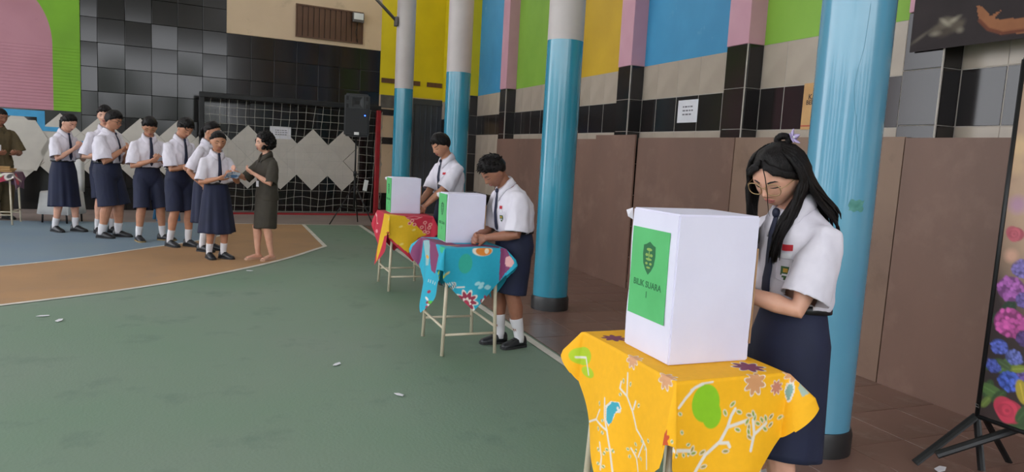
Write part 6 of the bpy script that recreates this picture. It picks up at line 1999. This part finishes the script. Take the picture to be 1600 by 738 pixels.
# ------------------------------------------------------------------ slips of paper in the hands
M_slip = mat('ballot_slip', '#cfd4e4', '#b9c4dd', rough=0.7, scale=30)
M_slip2 = mat('blue_white_leaflet', '#cfd8ea', '#4f7fb8', rough=0.6, scale=22, contrast=(0.48, 0.56))
def slip(rt, local, w, h, rot, label, m=None, bend=0.25):
    mb = MB()
    n = 8
    pts = []
    for i in range(n + 1):
        for j in range(2):
            x = (i / n - 0.5) * w
            pts.append((x, abs(x) * bend, (j - 0.5) * h))
    mb.add(pts, [(2 * i, 2 * i + 2, 2 * i + 3, 2 * i + 1) for i in range(n)])
    o = mb.build('ballot_slip', m or M_slip)
    sm = o.modifiers.new('thickness', 'SOLIDIFY'); sm.thickness = 0.0015
    o.matrix_world = rt.matrix_basis @ Matrix.Translation(local) @ rot.to_4x4()
    return tag(o, label, 'paper', 'slips of paper in hands')
tilt = Matrix.Rotation(R(-55), 3, 'X')
slip(Q1['root'], (Q1['wr']['R'] + Q1['wr']['L']) / 2 + V((0, 0.10, 0.03)), 0.15, 0.16, tilt, 'pale slip held by the girl with the ponytail', M_slip2)
slip(Q4['root'], (Q4['wr']['R'] + Q4['wr']['L']) / 2 + V((-0.05, 0.10, 0.03)), 0.12, 0.10, tilt, 'small slip held by the boy standing astride')
slip(Q7['root'], (Q7['wr']['R'] + Q7['wr']['L']) / 2 + V((-0.03, 0.105, 0.04)), 0.16, 0.13, tilt, 'folded slip between the small girl and the woman', M_slip2)
slip(B1['root'], (B1['wr']['R'] + B1['wr']['L']) / 2 + V((0.02, 0.065, 0.03)), 0.13, 0.16, Matrix.Rotation(R(-35), 3, 'X') @ Matrix.Rotation(R(20), 3, 'Y'), 'white slip held by the boy at the farthest booth')

# ------------------------------------------------------------------ left table, covered chair, small things
LT = (-3.27, 12.78)
table(LT, 'cream legged table at the left edge before the man', 0.24, 0.27)
cvp = [('poly', [(-.5, -.5), (.1, -.5), (-.1, -.1), (-.5, .1)], '#a02a44'), ('ell', (-.1, -.3), .12, .05, .4, '#4fae4a'), ('ell', (.1, -.38), .08, .06, 1.0, '#d0c6c0'), ('ell', (.1, -.38), .05, .03, 1.0, '#55504f'),
       ('ell', (.3, -.2), .1, .06, 1.0, '#c04a58'), ('stroke', [(-.4, -.2), (-.1, -.35), (.2, -.3), (.4, -.05)], .03, '#d6c9c0'), ('ell', (-.3, -.35), .06, .05, 0, '#c83040'), ('ell', (.36, -.36), .09, .05, 0, '#9a8a90')]
cloth(LT, dict(rot=R(20), hx=.245, hy=.275, flare=[.3, .5, .4, .4], fold=.06, ph=.5, L=0.86), cvp, '#6a4a5c', 110, 'mauve, green and red batik cloth at the left edge', seed=4)
M_fold = mat('tan_folder', '#b08a58', '#a27c4c', rough=0.7, scale=8)
for k, (dx, dy, a, w, lb) in enumerate(((0.0, 0.0, 4, 0.34, 'lowest tan folder of the pile on the left table'), (0.015, 0.01, -7, 0.32, 'middle tan folder of the pile on the left table'), (-0.02, -0.01, 12, 0.30, 'topmost tan folder of the pile on the left table'))):
    o = MB().bevbox((0, 0, 0), (w, 0.24, 0.026), 0.006).build('folder', M_fold)
    o.location = (LT[0] + 0.03 + dx, LT[1] - 0.02 + dy, TOPZ + 0.0205 + 0.027 * k); o.rotation_euler = (0, 0, R(a))
    tag(o, lb, 'folder', 'tan folders on the left table')
# chair under a white cover behind the first girl
M_cov = mat('white_chair_cover', '#c9c6c4', '#bdbab8', rough=0.85, scale=6, bump=0.1, bscale=20)
ch = empty('covered_chair', (-2.50, 13.1, 0), R(-20), 'chair under a white cloth cover behind the ponytail girl', 'chair')
def cov_ring(z, x0, x1, y0, y1, amp, n=48, p=5.0):
    cx, cy, rx, ry = (x0 + x1) / 2, (y0 + y1) / 2, (x1 - x0) / 2, (y1 - y0) / 2
    return [V((cx + rx * math.copysign(abs(math.cos(a)) ** (2 / p), math.cos(a)) * (1 + amp * math.sin(11 * a)), cy + ry * math.copysign(abs(math.sin(a)) ** (2 / p), math.sin(a)) * (1 + amp * math.sin(9 * a + 1)), z)) for a in [2 * PI * k / n for k in range(n)]]
cb = MB()
cb.loft([cov_ring(z, -w, w, 0.16 - d, 0.24, a) for z, w, d, a in ((0.14, .27, .46, .05), (0.30, .25, .45, .035), (0.47, .235, .44, .01), (0.492, .225, .43, .0))], cap=True)
cb.build('seat_cover', M_cov, ch, True)
cb2 = MB()
cb2.loft([cov_ring(z, -w, w, 0.14 - d, 0.24 + e, a) for z, w, d, e, a in ((0.48, .225, .02, .0, .0), (0.70, .215, .0, .03, .0), (0.95, .20, -.02, .05, .0), (1.01, .17, -.03, .05, .0), (1.03, .12, -.05, .045, .0))], cap=True)
cb2.build('back_cover', M_cov, ch, True)
for sx in (-1, 1):
    for sy in (-0.22, 0.18):
        MB().tube([(sx * 0.19, sy, 0.0), (sx * 0.18, sy, 0.2)], 0.014, 8).build('leg', M_dark_metal, ch, True)
# blue stool standing behind the queue
M_bst = mat('blue_plastic', '#2f6f9a', '#28648c', rough=0.4)
sto = empty('plastic_stool', (-1.05, 13.6, 0), R(15), 'blue plastic stool behind the queue, seen between legs', 'stool')
MB().bevbox((0, 0, 0.44), (0.32, 0.32, 0.04), 0.015).build('seat', M_bst, sto)
for sx in (-1, 1):
    for sy in (-1, 1):
        MB().tube([(sx * 0.165, sy * 0.165, 0), (sx * 0.13, sy * 0.13, 0.43)], [(0.028, 0.018), (0.022, 0.016)], 8).build('leg', M_bst, sto)
for sx in (-1, 1):
    MB().box((sx * 0.15, 0, 0.2), (0.012, 0.28, 0.04)).build('rail', M_bst, sto)
# scraps of paper on the court
for k, (x, y, s, lb) in enumerate(((-1.36, 6.36, .045, 'white scrap on the green court, upper left one'), (-1.22, 6.19, .05, 'white scrap on the green court, lower left one'), (0.19, 8.33, .04, 'tiny white scrap beside the curved line near the woman'), (0.66, 4.67, .04, 'white scrap on the green court left of the turquoise table'), (0.93, 4.0, .035, 'white scrap on the open green floor at the bottom centre'), (3.3, 2.35, .05, 'white scrap on the brown tiles by the banner'))):
    o = MB().prism([(-s, -s * .3), (0, -s * .45), (s, -s * .1), (s * .7, s * .4), (-s * .5, s * .35)], 0.0, 0.0025).build('paper_scrap', M_paper)
    o.location = (x, y, 0.0065); o.rotation_euler = (0, 0, k * 1.3)
    tag(o, lb, 'scrap', 'white scraps on the floor')
